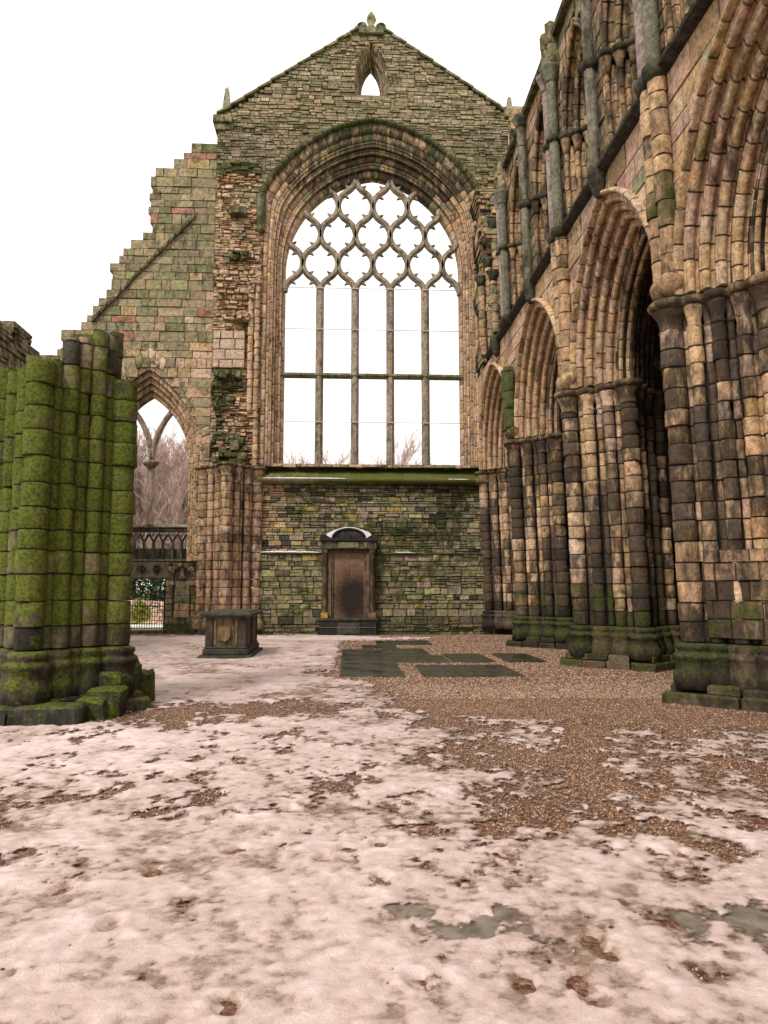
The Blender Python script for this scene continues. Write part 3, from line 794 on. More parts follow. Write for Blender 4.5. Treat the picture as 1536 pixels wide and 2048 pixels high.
# gable coping in overlapping slabs
m = MB()
for s in (-1, 1):
    xa, za = (-4.95, 19.42) if s < 0 else (6.85, 19.38); xb, zb = .55, 23.25
    if s > 0: xb = 1.15
    N = 11
    for k in range(N):
        f0, f1 = k/N, (k+1)/N
        x0, z0 = xa+(xb-xa)*f0, za+(zb-za)*f0; x1, z1_ = xa+(xb-xa)*f1, za+(zb-za)*f1
        dx, dz = x1-x0, z1_-z0; L = math.hypot(dx, dz); nx, nz = -dz/L*s*-1, abs(dx)/L
        j = rnd.uniform(0, .02)
        q = [(x0-dx*.1, z0-dz*.1+.03+.08), (x1, z1_+.01), (x1, z1_+.13), (x0-dx*.1, z0-dz*.1+.17+j)]
        m.loft([[(x, y, z) for x, z in q] for y in (YF-.07-j, YF+1.15)], pick(OLIVE+GREY), .65, .3, False)
m.box(-5.12, -4.4, YF-.14, YF+1.0, 19.12, 19.42, pick(GREY), .6, .4, .03, .01)
m.box(-5.04, -4.5, YF-.06, YF+1.0, 18.85, 19.12, pick(GREY), .6, .4, .03, .01)
m.box(6.2, 7.0, YF-.14, YF+1.0, 19.15, 19.4, pick(GREY), .6, .4, .03, .01)
m.build('coping', 'rubble', gw)
for x, z in ((-4.68, 19.75), (6.28, 19.75)):
    m = MB(); m.box(x-.22, x+.22, YF+.1, YF+.54, z-.35, z, pick(GREY), .6, .3, .02)
    c = pick(TAN)
    m.loft([[(x+sx*w, YF+.32+sy*w, zz) for sx, sy in ((-1, -1), (1, -1), (1, 1), (-1, 1))] for w, zz in ((.16, z), (.07, z+.98), (.01, z+1.08))], (.3, .27, .2), .3, .2, False)
    m.build('obelisk_pinnacle', 'stone', gw)
# finial: fleur shape
m = MB(); fx = .86; fz = 23.2; lk = lambda x, z, y=0: ((.33, .31, .17), .55, .2, 0)
m.box(fx-.5, fx+.5, YF-.12, YF+.8, 22.95, 23.22, (.28, .26, .16), .6, .3, .03, .01)
m.box(fx-.26, fx+.26, YF+.05, YF+.55, fz, fz+.2, (.3, .28, .16), .6, .3, .03, .01)
lathe(m, fx, YF+.3, [(.1, fz+.15), (.13, fz+.4), (.1, fz+.44), (.2, fz+.62), (.16, fz+.78), (.02, fz+1.0)], lk, 10)
for s in (-1, 1):
    pts = []
    for k in range(15):
        a = k/14*math.pi*1.7; rr = .2*(1-k/14*.45)
        pts.append((fx+s*(.24+.16-rr*math.cos(a)), fz+.26+rr*math.sin(a)+.02, .07*(1-k/14*.5)))
    m.loft([[(x+w*math.cos(t), YF+.3+w*math.sin(t)*2.2, z+w*math.cos(t)*.6) for t in [2*math.pi*q/6 for q in range(6)]] for x, z, w in pts], (.33, .31, .15), .6, .3, True)
m.build('finial', 'stone', gw)
# lancet in the gable: splayed reveal
m = MB(); B2 = Arch(.86, .37, 21.15, .95); A2 = Arch(.86, .66, 21.25, 1.5)
Ip = B2.path(7, 20.55, 3); Op = A2.path(7, 20.45, 3)
sweep(m, Ip, Op, [[(1, .3), (1, 0), (.62, .18), (.62, .4)], [(.62, .5), (.62, .2), (.3, .42), (.3, .62)], [(.3, .8), (.3, .45), (0, .7), (0, 1.0), (.3, 1.0)], [(1.3, 1.0), (1.2, .35), (.3, .7), (.3, 1.0)]], frontY, lambda u, z: (pick(GREY+BROWN), .3, .35, 0), per=1)
m.box(.25, 1.5, YF+.02, YF+1, 20.3, 20.5, pick(GREY), .5, .3, .02)
m.build('gable_lancet', 'stone', gw)

# --- tracery
tr = MB(); TB = .11; DD = .14
def barseg(mb, p0, p1, w0, w1, col, yc=YT, d=DD):
    dx, dz = p1[0]-p0[0], p1[1]-p0[1]; L = math.hypot(dx, dz)+1e-9; nx, nz = -dz/L, dx/L
    return nx, nz
def bar(mb, pts, w, col, mo=.2, so_=.3, yc=YT, d=DD):
    rings = []
    for i, (x, z) in enumerate(pts):
        a = pts[max(0, i-1)]; b = pts[min(len(pts)-1, i+1)]; dx, dz = b[0]-a[0], b[1]-a[1]; L = math.hypot(dx, dz)+1e-9
        nx, nz = -dz/L, dx/L
        pr = [(-w*.35, -d), (w*.35, -d), (w, -d*.35), (w, d*.35), (w*.35, d), (-w*.35, d), (-w, d*.35), (-w, -d*.35)]
        rings.append([(x+nx*q, yc+v, z+nz*q) for q, v in pr])
    mb.loft(rings, col, mo, so_, False)
TC = (.33, .27, .2)
def inside(x, z, pad=.1): return abs(x-UC) < Aopen.hw(z)+pad and z < 17.6
per_ = 2.32; Zn = 12.82; am = .334
def gfun(z):     # +1 at Zn, -1 half a period later; flattened ends
    p = ((z-Zn)/per_) % 1.0; q = (p if p < .5 else 1-p)*per_     # 0 at the node .. 1.16 at the next
    Rr_ = .668
    if q <= .58: x = Rr_-math.sqrt(max(0, Rr_**2-min(q, .5785)**2))
    else: x = math.sqrt(max(0, Rr_**2-min(per_/2-q, .5785)**2))
    return 1-2*x/Rr_
def lx(k, z):
    c = UC+(k-4.5)*.668; s = -1 if k % 2 == 0 else 1
    return c+s*am*gfun(z)
for k in range(10):
    run = []
    z = Zn
    while z < 17.7:
        x = lx(k, z)
        if inside(x, z, .12): run.append((x, z))
        else:
            if len(run) > 2: bar(tr, run, .108, TC, .25)
            run = []
        z += .058
    if len(run) > 2: bar(tr, run, .108, TC, .25)
# cusps
for i in range(-1, 12):
    for r_ in range(0, 5):
        cx_ = UC+(i-5)*.668; cz = Zn+1.16*r_
        if (i-5) % 2 == 0 and r_ % 2: continue
        if (i-5) % 2 and r_ % 2 == 0: continue
        for sx in (-1, 1):
            for sz in (-1, 1):
                if r_ == 0 and sz < 0: continue
                x0, z0 = cx_+sx*.46, cz+sz*.48; x1, z1_ = cx_+sx*.25, cz+sz*.31
                if not inside(x0, z0, -.05): continue
                nx, nz = -(z1_-z0), x1-x0; L = math.hypot(nx, nz); nx, nz = nx/L, nz/L
                tr.loft([[(x0+nx*.11, y, z0+nz*.11), (x1, y, z1_), (x0-nx*.11, y, z0-nz*.11)] for y in (YT-.06, YT+.06)], TC, .2, .4, False)
to_ = tr.build('window_tracery', 'stone', gw)
for j in range(4):
    m = MB(); x = UC+(j-1.5)*1.336
    for z0, z1_ in ((6.04, 7.7), (7.7, 9.5), (9.5, 11.2), (11.2, 12.3), (12.3, 13.1)):
        bar(m, [(x, z0+.002), (x, (z0+z1_)/2), (x, z1_-.002)], .15, pick([TC, (.36, .28, .22), (.30, .26, .19)], .1), .45 if z0 < 7 else .15, .3, d=.17)
    mu = m.build('mullion', 'stone', to_)
m = MB(); m.loft([[(x, YT+y, z) for y, z in ((-.2, 9.56), (-.12, 9.5), (.12, 9.5), (.2, 9.56), (.12, 9.66), (-.12, 9.66))] for x in (UC-3.5, UC, UC+3.5)], (.28, .25, .16), .5, .35, False)
m.build('transom', 'stone', to_)
for z in (12.93, 11.32, 7.77):
    m = MB(); rr = .013
    m.loft([[(x, YT-.2+rr*math.cos(t), z+rr*math.sin(t)) for t in [2*math.pi*q/6 for q in range(6)]] for x in (UC-3.5, UC+3.5)])
    for j in range(4):
        x = UC+(j-1.5)*1.336; m.box(x-.13, x+.13, YT-.22, YT-.16, z-.02, z+.02)
    m.build('tie_rod', 'rod', gw)
m = MB()   # metal conductor strip high on the right
P = [(6.15, 19.0), (6.17, 17.8), (6.22, 17.2), (6.23, 16.4)]
m.loft([[(x+dx, YF-.07+dy, z) for dx, dy in ((-.014, 0), (.014, 0), (.014, .03), (-.014, .03))] for x, z in P]); m.build('conductor_strip', 'rod', gw)

# ------------------------------------------------------------------ aisle end: window over a screen with a gateway
asc = thing('aisle_end_screen', 'far left aisle end with forked window, carved parapet and gateway below', 'screen wall', (-7.2, 27.6, 0))
YA = 27.15
arY = lambda u, z, n: (u, YF+.08-n, z)
Ai = Arch(-7.24, 1.42, 6.2, 2.5)
m = MB()
pcs = []
for i in range(5): pcs.append(order(1-i*.2, 1-(i+1)*.2-.01, i*.15, .07, .05, i*.15+.35))
sweep(m, Ai.path(11), Arch(-7.22, 2.05, 6.2, 3.6).path(11), pcs, arY, lambda u, z: (pick(TAN+PINK if u > -7.3 else BROWN, .12), .1+(.3 if u < -7 else 0), .3, 0), per=1.0)
In = [(Ai.u+Ai.a, z) for z in np.arange(2.6, 6.25, .3)]; Ou = [(Ai.u+2.03, z) for _, z in In]
sweep(m, In, Ou, pcs, arY, lambda u, z: (pick(TAN, .12), .1, .3, 0), per=1.0)
In = [(Ai.u-Ai.a, z) for z in np.arange(2.6, 6.25, .3)]; Ou = [(Ai.u-2.03, z) for _, z in In]
sweep(m, In, Ou, pcs, arY, lambda u, z: (pick(TAN, .12), .1, .3, 0), per=1.0)
# chamfered outer label of rough radiating stones
sweep(m, Arch(-7.22, 2.05, 6.2, 3.65).path(14)[9:], Arch(-7.22, 2.4, 6.2, 4.15).path(14)[9:], [[(0, .2), (0, -.03), (1, -.02), (1, .2)]], arY, lambda u, z: (pick(PINK+GREY, .12), .2, .2, 0), per=.8, off=.03)
m.build('window_arch', 'stone', asc)
m = MB(); c_ = (.36, .27, .20)
bar(m, [(Ai.u, 3.95), (Ai.u, 4.8), (Ai.u, 6.3)], .13, c_, .1, .3, yc=27.55)
R2 = 3.1
for s in (-1, 1):
    pts = [(Ai.u+s*(R2-R2*math.cos(a)), 6.25+R2*math.sin(a)) for a in np.linspace(0, .86, 10)]
    bar(m, pts, .1, c_, .1, .3, yc=27.55)
    pts = [(Ai.u+s*(1.42+.06)-s*(R2-R2*math.cos(a))*.0, 6.2) for a in (0,)]
lathe(m, Ai.u, 27.45, [(.13, 6.05), (.2, 6.12), (.3, 6.2), (.3, 6.27), (.16, 6.32)], lambda x, z, y=0: (c_, .2, .4, 0), noise_=.02)
m.build('window_tracery', 'stone', asc)
# jamb wall planes at screen
m = MB(); YS = 27.75
sY = lambda u, z, n: (u, YS-n, z)
DX0, DX1, DZ = -8.7, -6.66, 1.98
NX = Arch(-6.05, .33, 2.05, .45)
def sc_iv(z): 
    iv = [(-9.5, -5.2)]
    if z < DZ: iv = subtract(iv, [(DX0, DX1)])
    return subtract(iv, NX.hole(z, .55))
wall(m, sc_iv, 0, 2.62, sY, (.18, .3), (.25, .5), lambda u, z: (pick(OLIVE+GREY+TAN, .2), .25+.2*rnd.random()+(.3 if z < .6 else 0), .3, 0), prot=.02, depth=.3, wob=.008, core=.45)
m.box(DX1-.0, -5.2, YS+.2, YS+.5, 0, 2.6, (.2, .17, .12), .2, .3); m.box(DX0, DX1, YS+.1, YS+.5, DZ+.001, 2.6, (.2, .17, .12), .2, .3)
m.box(-9.3, -5.25, YS-.08, YS+.4, 2.621, 2.7, (.25, .23, .15), .5, .3, .015)
m.box(DX0-.1, DX1+.12, YS-.45, YS+.3, -.05, .1, (.15, .12, .08), .3, .4, .02)
m.box(-6.5, -5.5, YS-.35, YS, -.05, .3, (.15, .15, .08), .7, .4, .03, .02)
m.build('screen_wall', 'stone', asc)
m = MB()
sweep(m, [(NX.u-.33, 1.4)]+Arch(-6.05, .33, 2.0, .42).path(5)+[(NX.u+.33, 1.4)], [(NX.u-.45, 1.4)]+Arch(-6.05, .45, 2.0, .58).path(5)+[(NX.u+.45, 1.4)], [[(0, .1), (0, -.06), (1, -.06), (1, .1)]], sY, lambda u, z: (pick(BROWN), .2, .4, 0), per=1.4)
lathe(m, -6.05, YS+.02, [(.03, 1.95), (.12, 1.98), (.14, 2.03), (.08, 2.06), (.09, 2.2), (.06, 2.28), (.07, 2.36), (.02, 2.42)], lambda a, b, q=0: ((.32, .22, .17), .1, .3, 0), 9, .012)
for x_ in (-6.42, -5.68): m.box(x_-.1, x_+.1, YS-.1, YS+.05, 1.72, 1.9, (.36, .28, .2), .1, .2, .03, .015)
for k in range(5):
    c = pick(TAN+OLIVE); m.box(-6.34+rnd.uniform(0, .05), -5.77, YS+.02, YS+.2, .55+k*.27, .81+k*.27, c, .25, .3, .015)
m.build('niche', 'stone', asc)
m = MB()
m.box(DX0-.1, DX1+.1, YS-.05, YS, DZ+.03, 2.6, (.22, .2, .13), .35, .3, .01)
for k in range(4):
    x = -6.95-k*.52
    for rr, d in ((.17, .04), (.12, .06), (.05, .1)):
        m.loft([[(x+rr*math.cos(t), y, 2.33+rr*math.sin(t)) for t in [2*math.pi*q/14 for q in range(14)]] for y in (YS-.05-d, YS-.04)], (.2, .18, .12) if rr != .12 else (.06, .05, .04), .3, .4, False)
m.build('carved_lintel', 'stone', asc)
m = MB()
m.box(-9.3, -5.3, YS-.16, YS+.3, 3.86, 3.97, (.36, .32, .24), .35, .2, .02)
m.box(-9.3, -5.3, YS-.10, YS+.25, 3.70, 3.859, (.12, .1, .08), .3, .5, .02)
m.build('parapet_rail', 'stone', asc)
for k in range(9):
    x = -5.75-k*.345; m = MB(); c = pick([(.26, .22, .17), (.2, .17, .13)])
    bar(m, [(x, 2.701), (x, 3.1), (x, 3.4)], .05, c, .3, .5, yc=YS, d=.1)
    for s in (-1, 1): bar(m, [(x, 3.33), (x+s*.09, 3.48), (x+s*.172, 3.66)], .035, c, .2, .5, yc=YS, d=.09)
    lathe(m, x, YS-.1, [(.02, 3.52), (.06, 3.58), (.02, 3.66)], lambda a, b, q=0: (c, .2, .3, 0), 8)
    lathe(m, x+.172, YS-.1, [(.02, 3.58), (.055, 3.63), (.02, 3.69)], lambda a, b, q=0: ((.4, .3, .22), .1, .1, 0), 8)
    m.build('parapet_baluster', 'stone', asc)
m = MB()
m.box(-9.25, -5.3, YS+.12, YS+.2, 2.7, 3.1, (.14, .12, .09), .2, .4)
m.box(-5.62, -5.25, YS-.06, YS+.2, 2.7, 3.7, pick(TAN), .1, .3, .01)
m.build('parapet_panel', 'stone', asc)
gt = thing('iron_gate', 'black iron bar gate closing the low doorway at far left', 'gate', ((DX0+DX1)/2, YS, .1))
m = MB()
for z, h in ((.16, .03), (.95, .03), (1.86, .03)): m.box(DX0+.03, DX1-.03, YS+.17, YS+.2, z, z+h)
for x in (DX0+.03, DX1-.08): m.box(x, x+.05, YS+.16, YS+.21, .1, 1.9)
m.build('frame', 'iron', gt)
nb = 21
for k in range(nb):
    x = DX0+.1+(DX1-DX0-.22)*k/(nb-1); m = MB()
    hh = 1.84 if k % 1 == 0 else 1
    m.loft([[(x+.011*math.cos(t), YS+.185+.011*math.sin(t), z) for t in [2*math.pi*q/6 for q in range(6)]] for z in (.12, hh)])
    if k % 2: m.loft([[(x+w*math.cos(t), YS+.185+w*math.sin(t), z) for t in [2*math.pi*q/6 for q in range(6)]] for w, z in ((.01, .98), (.024, 1.03), (.002, 1.12))])
    m.build('bar', 'iron', gt)

# ------------------------------------------------------------------ ruined north wall seen over the broken pier
nw = thing('ruined_aisle_wall', 'low broken mossy wall rising behind the green pier at the left edge', 'wall', (-9.4, 20, 0))
def nwtop(y): return 8.6+.35*math.sin(y*1.9)+.3*vn(y*1.7, 0, 0, 71)+(-.9 if y > 24.2 else 0)+(-.6 if 21.9 < y < 22.4 else 0)
def nw_iv(z):
    out = []; y = 13.0
    while y < 26.5:
        if nwtop(y+.15) > z: out.append((y, y+.3))
        y += .3
    r = []
    for a, b in out:
        if r and abs(r[-1][1]-a) < .01: r[-1] = (r[-1][0], b)
        else: r.append((a, b))
    return r
m = MB()
wall(m, nw_iv, 0, 9.4, lambda u, z, n: (-8.95+n-.25*math.sin(z*.9), u, z), (.16, .32), (.25, .6), lambda u, z: (pick(OLIVE+GREY+BROWN, .25), .45+.3*rnd.random(), .35, .1*rnd.random()), prot=.07, depth=.7, jit=.02, wob=.012, core=.9)
m.build('masonry', 'rubble', nw)
m = MB()
pts = [(-8.6+.5*k/8*k/8*1.0, 6.0+2.0*k/8*1.0) for k in range(9)]
m.loft([[(x-.2, 15.85, z), (x+.12, 15.85, z), (x+.2, 16.0, z), (x+.12, 16.2, z), (x-.2, 16.2, z)] for x, z in pts], (.25, .14, .1), .2, .4, True)
m.build('rib_springer', 'stone', nw)

# ------------------------------------------------------------------ wall monument, chest tomb
wm = thing('wall_monument', 'tall framed memorial with shell pediment standing against the lower wall below the great window', 'monument', (.1, 26.3, 0))
BLK = (.035, .032, .028); OCH = (.30, .19, .10)
m = MB(); m.box(-.93, 1.07, 26.02, 26.6, -.05, .5, BLK, .15, .5, .02); m.box(-.97, 1.11, 25.98, 26.6, .501, .58, (.06, .06, .05), .2, .4, .02)
m.box(-.3, .5, 25.995, 26.1, .04, .42, (.07, .065, .05), .35, .3, .01); m.box(-.9, 1.04, 25.99, 26.1, .26, .28, (.16, .14, .1), .1, .2)
m.build('pedestal', 'monument', wm)
pm, n, l, b = nm('stained_memorial_stone')
g = n.new('ShaderNodeNewGeometry'); mp = n.new('ShaderNodeMapping'); mp.vector_type = 'POINT'
mp.inputs['Location'].default_value = (-.2, 0, -1.3*.72); mp.inputs['Scale'].default_value = (1, 0, .72); l.new(g.outputs['Position'], mp.inputs[0])
ln = n.new('ShaderNodeVectorMath'); ln.operation = 'LENGTH'; l.new(mp.outputs[0], ln.inputs[0])
f = noise(n, l, g.outputs['Position'], 2.5, 7, .6); f2 = noise(n, l, g.outputs['Position'], 14, 6, .7)
d = mth(n, l, 'ADD', ln.outputs['Value'], mth(n, l, 'MULTIPLY', mth(n, l, 'SUBTRACT', f, .5), .6)); d = mth(n, l, 'ADD', d, mth(n, l, 'MULTIPLY', mth(n, l, 'SUBTRACT', f2, .5), .2))
k = ramp(n, l, d, .3, 1.05)
cc = mixc(n, l, ramp(n, l, f2, .3, .7), (.15, .085, .045), (.28, .175, .11))
l.new(mixc(n, l, k, (.022, .014, .010), cc), b.inputs['Base Color']); b.inputs['Roughness'].default_value = .75
bp = n.new('ShaderNodeBump'); bp.inputs['Strength'].default_value = .3; l.new(f2, bp.inputs['Height']); l.new(bp.outputs[0], b.inputs['Normal'])
M['panel'] = pm
m = MB(); m.box(-.62, .78, 26.34, 26.6, .581, 3.0, OCH); m.build('inscription_panel', 'panel', wm)
m = MB()
for a0, a1, y0 in ((-.66, -.52, 26.22), (-.52, -.46, 26.27), (.68, .82, 26.22), (.62, .68, 26.27)): m.box(a0, a1, y0, 26.5, .582, 2.9, (.16, .11, .07), 0, .35, .012)
m.box(-.66, .82, 26.25, 26.5, 2.88, 2.99, (.1, .08, .05), 0, .3, .01)
m.build('panel_frame', 'monument', wm)
for x in (-.76, .92):
    m = MB()
    m.loft([[(x+w*math.cos(t), 26.17+w*math.sin(t), z) for t in [2*math.pi*q/14 for q in range(14)]] for w, z in ((.11, .58), (.11, .66), (.088, .7), (.09, 1.4), (.082, 2.82), (.11, 2.86), (.12, 2.99))], (.17, .115, .07), 0, .45, True)
    m.box(x-.12, x+.12, 26.05, 26.3, .581, .78, (.42, .24, .05) if x < 0 else (.2, .12, .06), 0, .05, .01)
    m.box(x-.1, x+.1, 26.26, 26.5, .582, 2.98, (.1, .08, .06), 0, .3, .01)
    m.build('column', 'monument', wm)
m = MB(); m.box(-.9, 1.06, 26.05, 26.6, 3.0, 3.28, (.10, .09, .06), .2, .3, .015); m.box(-.95, 1.11, 25.97, 26.6, 3.281, 3.36, BLK, .1, .5, .015)
m.box(-.28, .42, 26.02, 26.1, 3.04, 3.24, (.2, .18, .1), .3, .1, .01); m.box(.62, .72, 26.02, 26.1, 3.04, 3.24, (.24, .18, .1), .1, .1, .01)
m.build('entablature', 'monument', wm)
m = MB(); pc = (.08, 3.30)
arcp = [(pc[0]+.56*math.cos(t), 3.36+.33*math.sin(t)) for t in np.linspace(math.pi, 0, 15)]
m.loft([[(x, y, z) for x, z in arcp] for y in (26.12, 26.6)], BLK, 0, .6, False)
arco = [(pc[0]+.61*math.cos(t), 3.36+.375*math.sin(t)) for t in np.linspace(0, math.pi, 15)]
m.loft([[(x, y, z) for x, z in arcp+arco] for y in (26.0, 26.6)], BLK, 0, .4, False)
for t in np.linspace(.16, math.pi-.16, 13):
    p0 = (pc[0]+.13*math.cos(t), 3.38+.09*math.sin(t)); p1 = (pc[0]+.51*math.cos(t), 3.37+.28*math.sin(t))
    dx, dz = -(p1[1]-p0[1]), p1[0]-p0[0]; L = math.hypot(dx, dz); dx /= L; dz /= L
    m.loft([[(p0[0]+dx*.012, y, p0[1]+dz*.012), (p1[0]+dx*.045, y, p1[1]+dz*.045), (p1[0]-dx*.045, y, p1[1]-dz*.045), (p0[0]-dx*.012, y, p0[1]-dz*.012)] for y in (26.05, 26.12)], (.05, .047, .04), 0, .3, False)
lathe(m, pc[0], 26.08, [(.02, 3.34), (.12, 3.37), (.12, 3.41), (.02, 3.46)], lambda x, z, y=0: (BLK, 0, .4, 0))
for x in (-.77, .93): m.loft([[(x+.17*math.cos(t), y, 3.361+.16*math.sin(t)) for t in np.linspace(0, math.pi, 9)] for y in (26.02, 26.55)], BLK, .1, .5, False)
m.build('shell_pediment', 'monument', wm)
ct = thing('chest_tomb', 'dark box shaped stone tomb with carved shield on its end, on snow', 'tomb', (-2.8, 18.6, 0))
x0, x1, y0, y1 = -3.28, -2.3, 17.5, 19.75
m = MB(); m.box(x0-.12, x1+.12, y0-.12, y1+.12, -.03, .08, (.05, .05, .04), .35, .4, .02, .005); m.box(x0-.03, x1+.03, y0-.03, y1+.03, .081, .22, (.055, .05, .04), .3, .4, .02)
m.box(x0+.0, x1, y0, y1, .221, .28, (.06, .055, .045), .2, .4, .02); m.build('plinth', 'monument', ct)
m = MB(); m.box(x0+.04, x1-.04, y0+.06, y1-.06, .281, .93, (.15, .10, .05), 0, .4)
for x, y in ((x0+.11, y0+.09), (x1-.11, y0+.09), (x0+.11, y1-.09), (x1-.11, y1-.09), (x1-.09, 18.6)): m.box(x-.09, x+.09, y-.07, y+.07, .282, .92, (.07, .055, .04), 0, .45, .015)
m.build('chest', 'monument', ct)
m = MB()
for a, b_ in ((x0+.22, x0+.27), (x1-.27, x1-.22)): m.box(a, b_, y0+.03, y0+.08, .3, .9, (.19, .125, .055), 0, .35, .01)
sh = [(-.13, .73), (.13, .73), (.13, .5), (.08, .43), (0, .39), (-.08, .43), (-.13, .5)]
xc = (x0+x1)/2-.02
m.loft([[(xc+x, y, z) for x, z in sh] for y in (y0+.0, y0+.07)], (.19, .13, .055), .05, .3, False)
m.build('shield', 'monument', ct)
m = MB()
m.loft([[(x0-e, y0-e, z), (x1+e, y0-e, z), (x1+e, y1+e, z), (x0-e, y1+e, z)] for e, z in ((-.02, .92), (.0, .95), (.1, .99), (.1, 1.03), (.03, 1.06), (.02, 1.08))], (.06, .058, .045), .1, .3, False)
m.build('lid', 'monument', ct)

# ------------------------------------------------------------------ grave slabs
sm_, n, l, b = nm('wet_slate_slab'); g = n.new('ShaderNodeNewGeometry'); f = noise(n, l, g.outputs['Position'], 5, 8, .65)
f2 = noise(n, l, g.outputs['Position'], 1.3, 3, .5)
l.new(mixc(n, l, ramp(n, l, f, .35, .65), (.025, .028, .018), (.055, .05, .03)), b.inputs['Base Color'])
l.new(ramp(n, l, f2, .35, .65, .12, .5), b.inputs['Roughness']); b.inputs['Specular IOR Level'].default_value = .4
bp = n.new('ShaderNodeBump'); bp.inputs['Strength'].default_value = .12; bp.inputs['Distance'].default_value = .01; l.new(f, bp.inputs['Height']); l.new(bp.outputs[0], b.inputs['Normal'])
M['slab'] = sm_
M['slab2'] = plain('damp_grey_slab', (.25, .20, .155), .45, .4, 7, .2, col2=(.11, .095, .065))
slabs = [(-.1, 1.08, 13.76, 14.9, 'nearest dark slab of the joined block of wet slabs'), (-.1, 1.08, 14.92, 16.3, 'second slab from the front in the joined block of wet slabs'),
         (-.1, 1.1, 16.32, 18.0, 'third slab from the front along the left side of the joined block'), (1.12, 2.3, 16.32, 18.0, 'slab at the right of the joined block, beside the first lone slab'),
         (-.1, .95, 18.02, 19.8, 'slab at the far left of the joined block, touching snow'), (.97, 2.05, 18.02, 20.0, 'middle slab toward the back of the joined block'),
         (.45, 1.4, 20.02, 21.4, 'back row slab on the left, half fringed by snow'), (.9, 2.5, 21.42, 23.1, 'farthest wet slab, nearest to the wall monument'),
         (1.44, 2.42, 13.66, 15.7, 'left one of the two nearest slabs set in gravel'), (2.44, 3.28, 13.66, 15.7, 'right one of the two nearest slabs set in gravel'),
         (2.36, 3.3, 16.35, 18.4, 'lone square slab in gravel between the joined block and the rightmost slab'), (3.58, 4.42, 16.35, 18.4, 'rightmost lone slab in gravel, closest to the right hand piers'),
         (0.0, 1.0, 3.5, 3.95, 'grey green slab half hidden under slush in the foreground'), (1.6, 2.6, 3.2, 3.95, 'wet slab showing through slush at the lower right edge')]
for (a, b_, c, d, lab) in slabs:
    m = MB(); zt = (.018 if c > 5 else .002)+rnd.uniform(-.002, .003)
    m.box(a, b_, c, d, -.05, zt, ch=.008, jit=.004); o = m.build('grave_slab', 'slab' if c > 5 else 'slab2')
    o['label'] = lab; o['category'] = 'slab'; o['group'] = 'flat grave slabs in the nave floor'

# ------------------------------------------------------------------ ground, snow, gravel (numpy)
def hash2(i, j, s):
    n = (i.astype(np.int64)*374761393+j.astype(np.int64)*668265263+s*1442695041) & 0xffffffff
    n = ((n ^ (n >> 13))*1274126177) & 0xffffffff
    return ((n ^ (n >> 16)) & 0xffff)/65535.0
def n2(x, y, s=0):
    xi, yi = np.floor(x), np.floor(y); fx, fy = x-xi, y-yi; fx = fx*fx*(3-2*fx); fy = fy*fy*(3-2*fy)
    a, b, c, d = hash2(xi, yi, s), hash2(xi+1, yi, s), hash2(xi, yi+1, s), hash2(xi+1, yi+1, s)
    return (a*(1-fx)+b*fx)*(1-fy)+(c*(1-fx)+d*fx)*fy
def fbm(x, y, s=0, o=5, g=.5):
    r = 0; a = 1; t = 0
    for k in range(o): r = r+a*n2(x*2**k+k*17.3, y*2**k-k*9.1, s+k); t += a; a *= g
    return r/t
def sst(a, b, x): x = np.clip((x-a)/(b-a), 0, 1); return x*x*(3-2*x)
def cover(X, Y):
    """positive where slush lies, roughly its thickness in units"""
    B = np.full(X.shape, .56)
    right = sst(-.3, 1.5, X-.15*np.clip(13-Y, 0, 2.6)-1.5*np.clip(10.3-Y, 0, 9))
    B = B-(1.05+.25*sst(9.5, 11, Y))*right*sst(8.0, 9.6, Y)                               # bare gravel to the right, beyond the foreground
    B = B-.2*sst(.0, 1.8, X)*sst(4.6, 6.2, Y)*(1-sst(8.6, 11, Y))-.12*sst(4.5, 6.5, Y)*sst(-2.2, -.4, X)+.3*sst(11.5, 13, Y)*(1-sst(-.6, .2, X))+.22*(1-sst(3.8, 4.8, Y))   # patchy zone
    B = B-.25*sst(.6, 1.8, X)*sst(3.6, 4.8, Y)-.3*(1-sst(-2.6, -1.7, X/np.maximum(Y, .1)*4.6))*sst(4.0, 4.6, Y)*(1-sst(5.6, 6.6, Y))
    B = B-.55*np.exp(-((Y-10.3)/.8)**2)*np.exp(-((X+.9)/1.6)**2)         # gravel band between the near piers
    B = B-.9*np.exp(-((Y-9.9)/.8)**2)*np.exp(-((X+2.4)/.9)**2)
    B = B+1.6*np.exp(-((Y-24.3)/1.0)**2)*(1-sst(2.2, 3.8, X))
    B = B-.75*sst(25.6, 26.1, Y)
    B = B-.3*np.exp(-((X+2.6)/.5)**2)*np.exp(-((Y-4.7)/.8)**2)
    B = B-.25*np.exp(-((X+.1)/.9)**2)*np.exp(-((Y-15)/2.2)**2)
    B = B-.7*((X > -.2) & (X < 2.6) & (Y > 13.5) & (Y < 23.2))*sst(-.4, .0, X)
    B = B-.30*sst(0, .12, X)*(.7+1.0*n2(X*3.1, Y*4, 91))*(1-sst(.8, 1.0, X))*sst(3.3, 3.7, Y)*(1-sst(3.88, 3.95, Y))
    B = B-.36*sst(1.4, 1.8, X)*(.7+1.0*n2(X*3.1, Y*4, 92))*sst(3.2, 3.5, Y)*(1-sst(3.8, 4.0, Y))
    N = fbm(X*1.5, Y*1.1, 5, 6, .6)*1.6-.8
    N2 = fbm(X*5, Y*3.6, 15, 5, .72)*2.0-1.0
    N3 = (n2(X*17, Y*13, 81)-.5)*.5+(n2(X*34, Y*26, 82)-.5)*.3
    return B+N+N2+N3*sst(3.5, 5.5, Y)
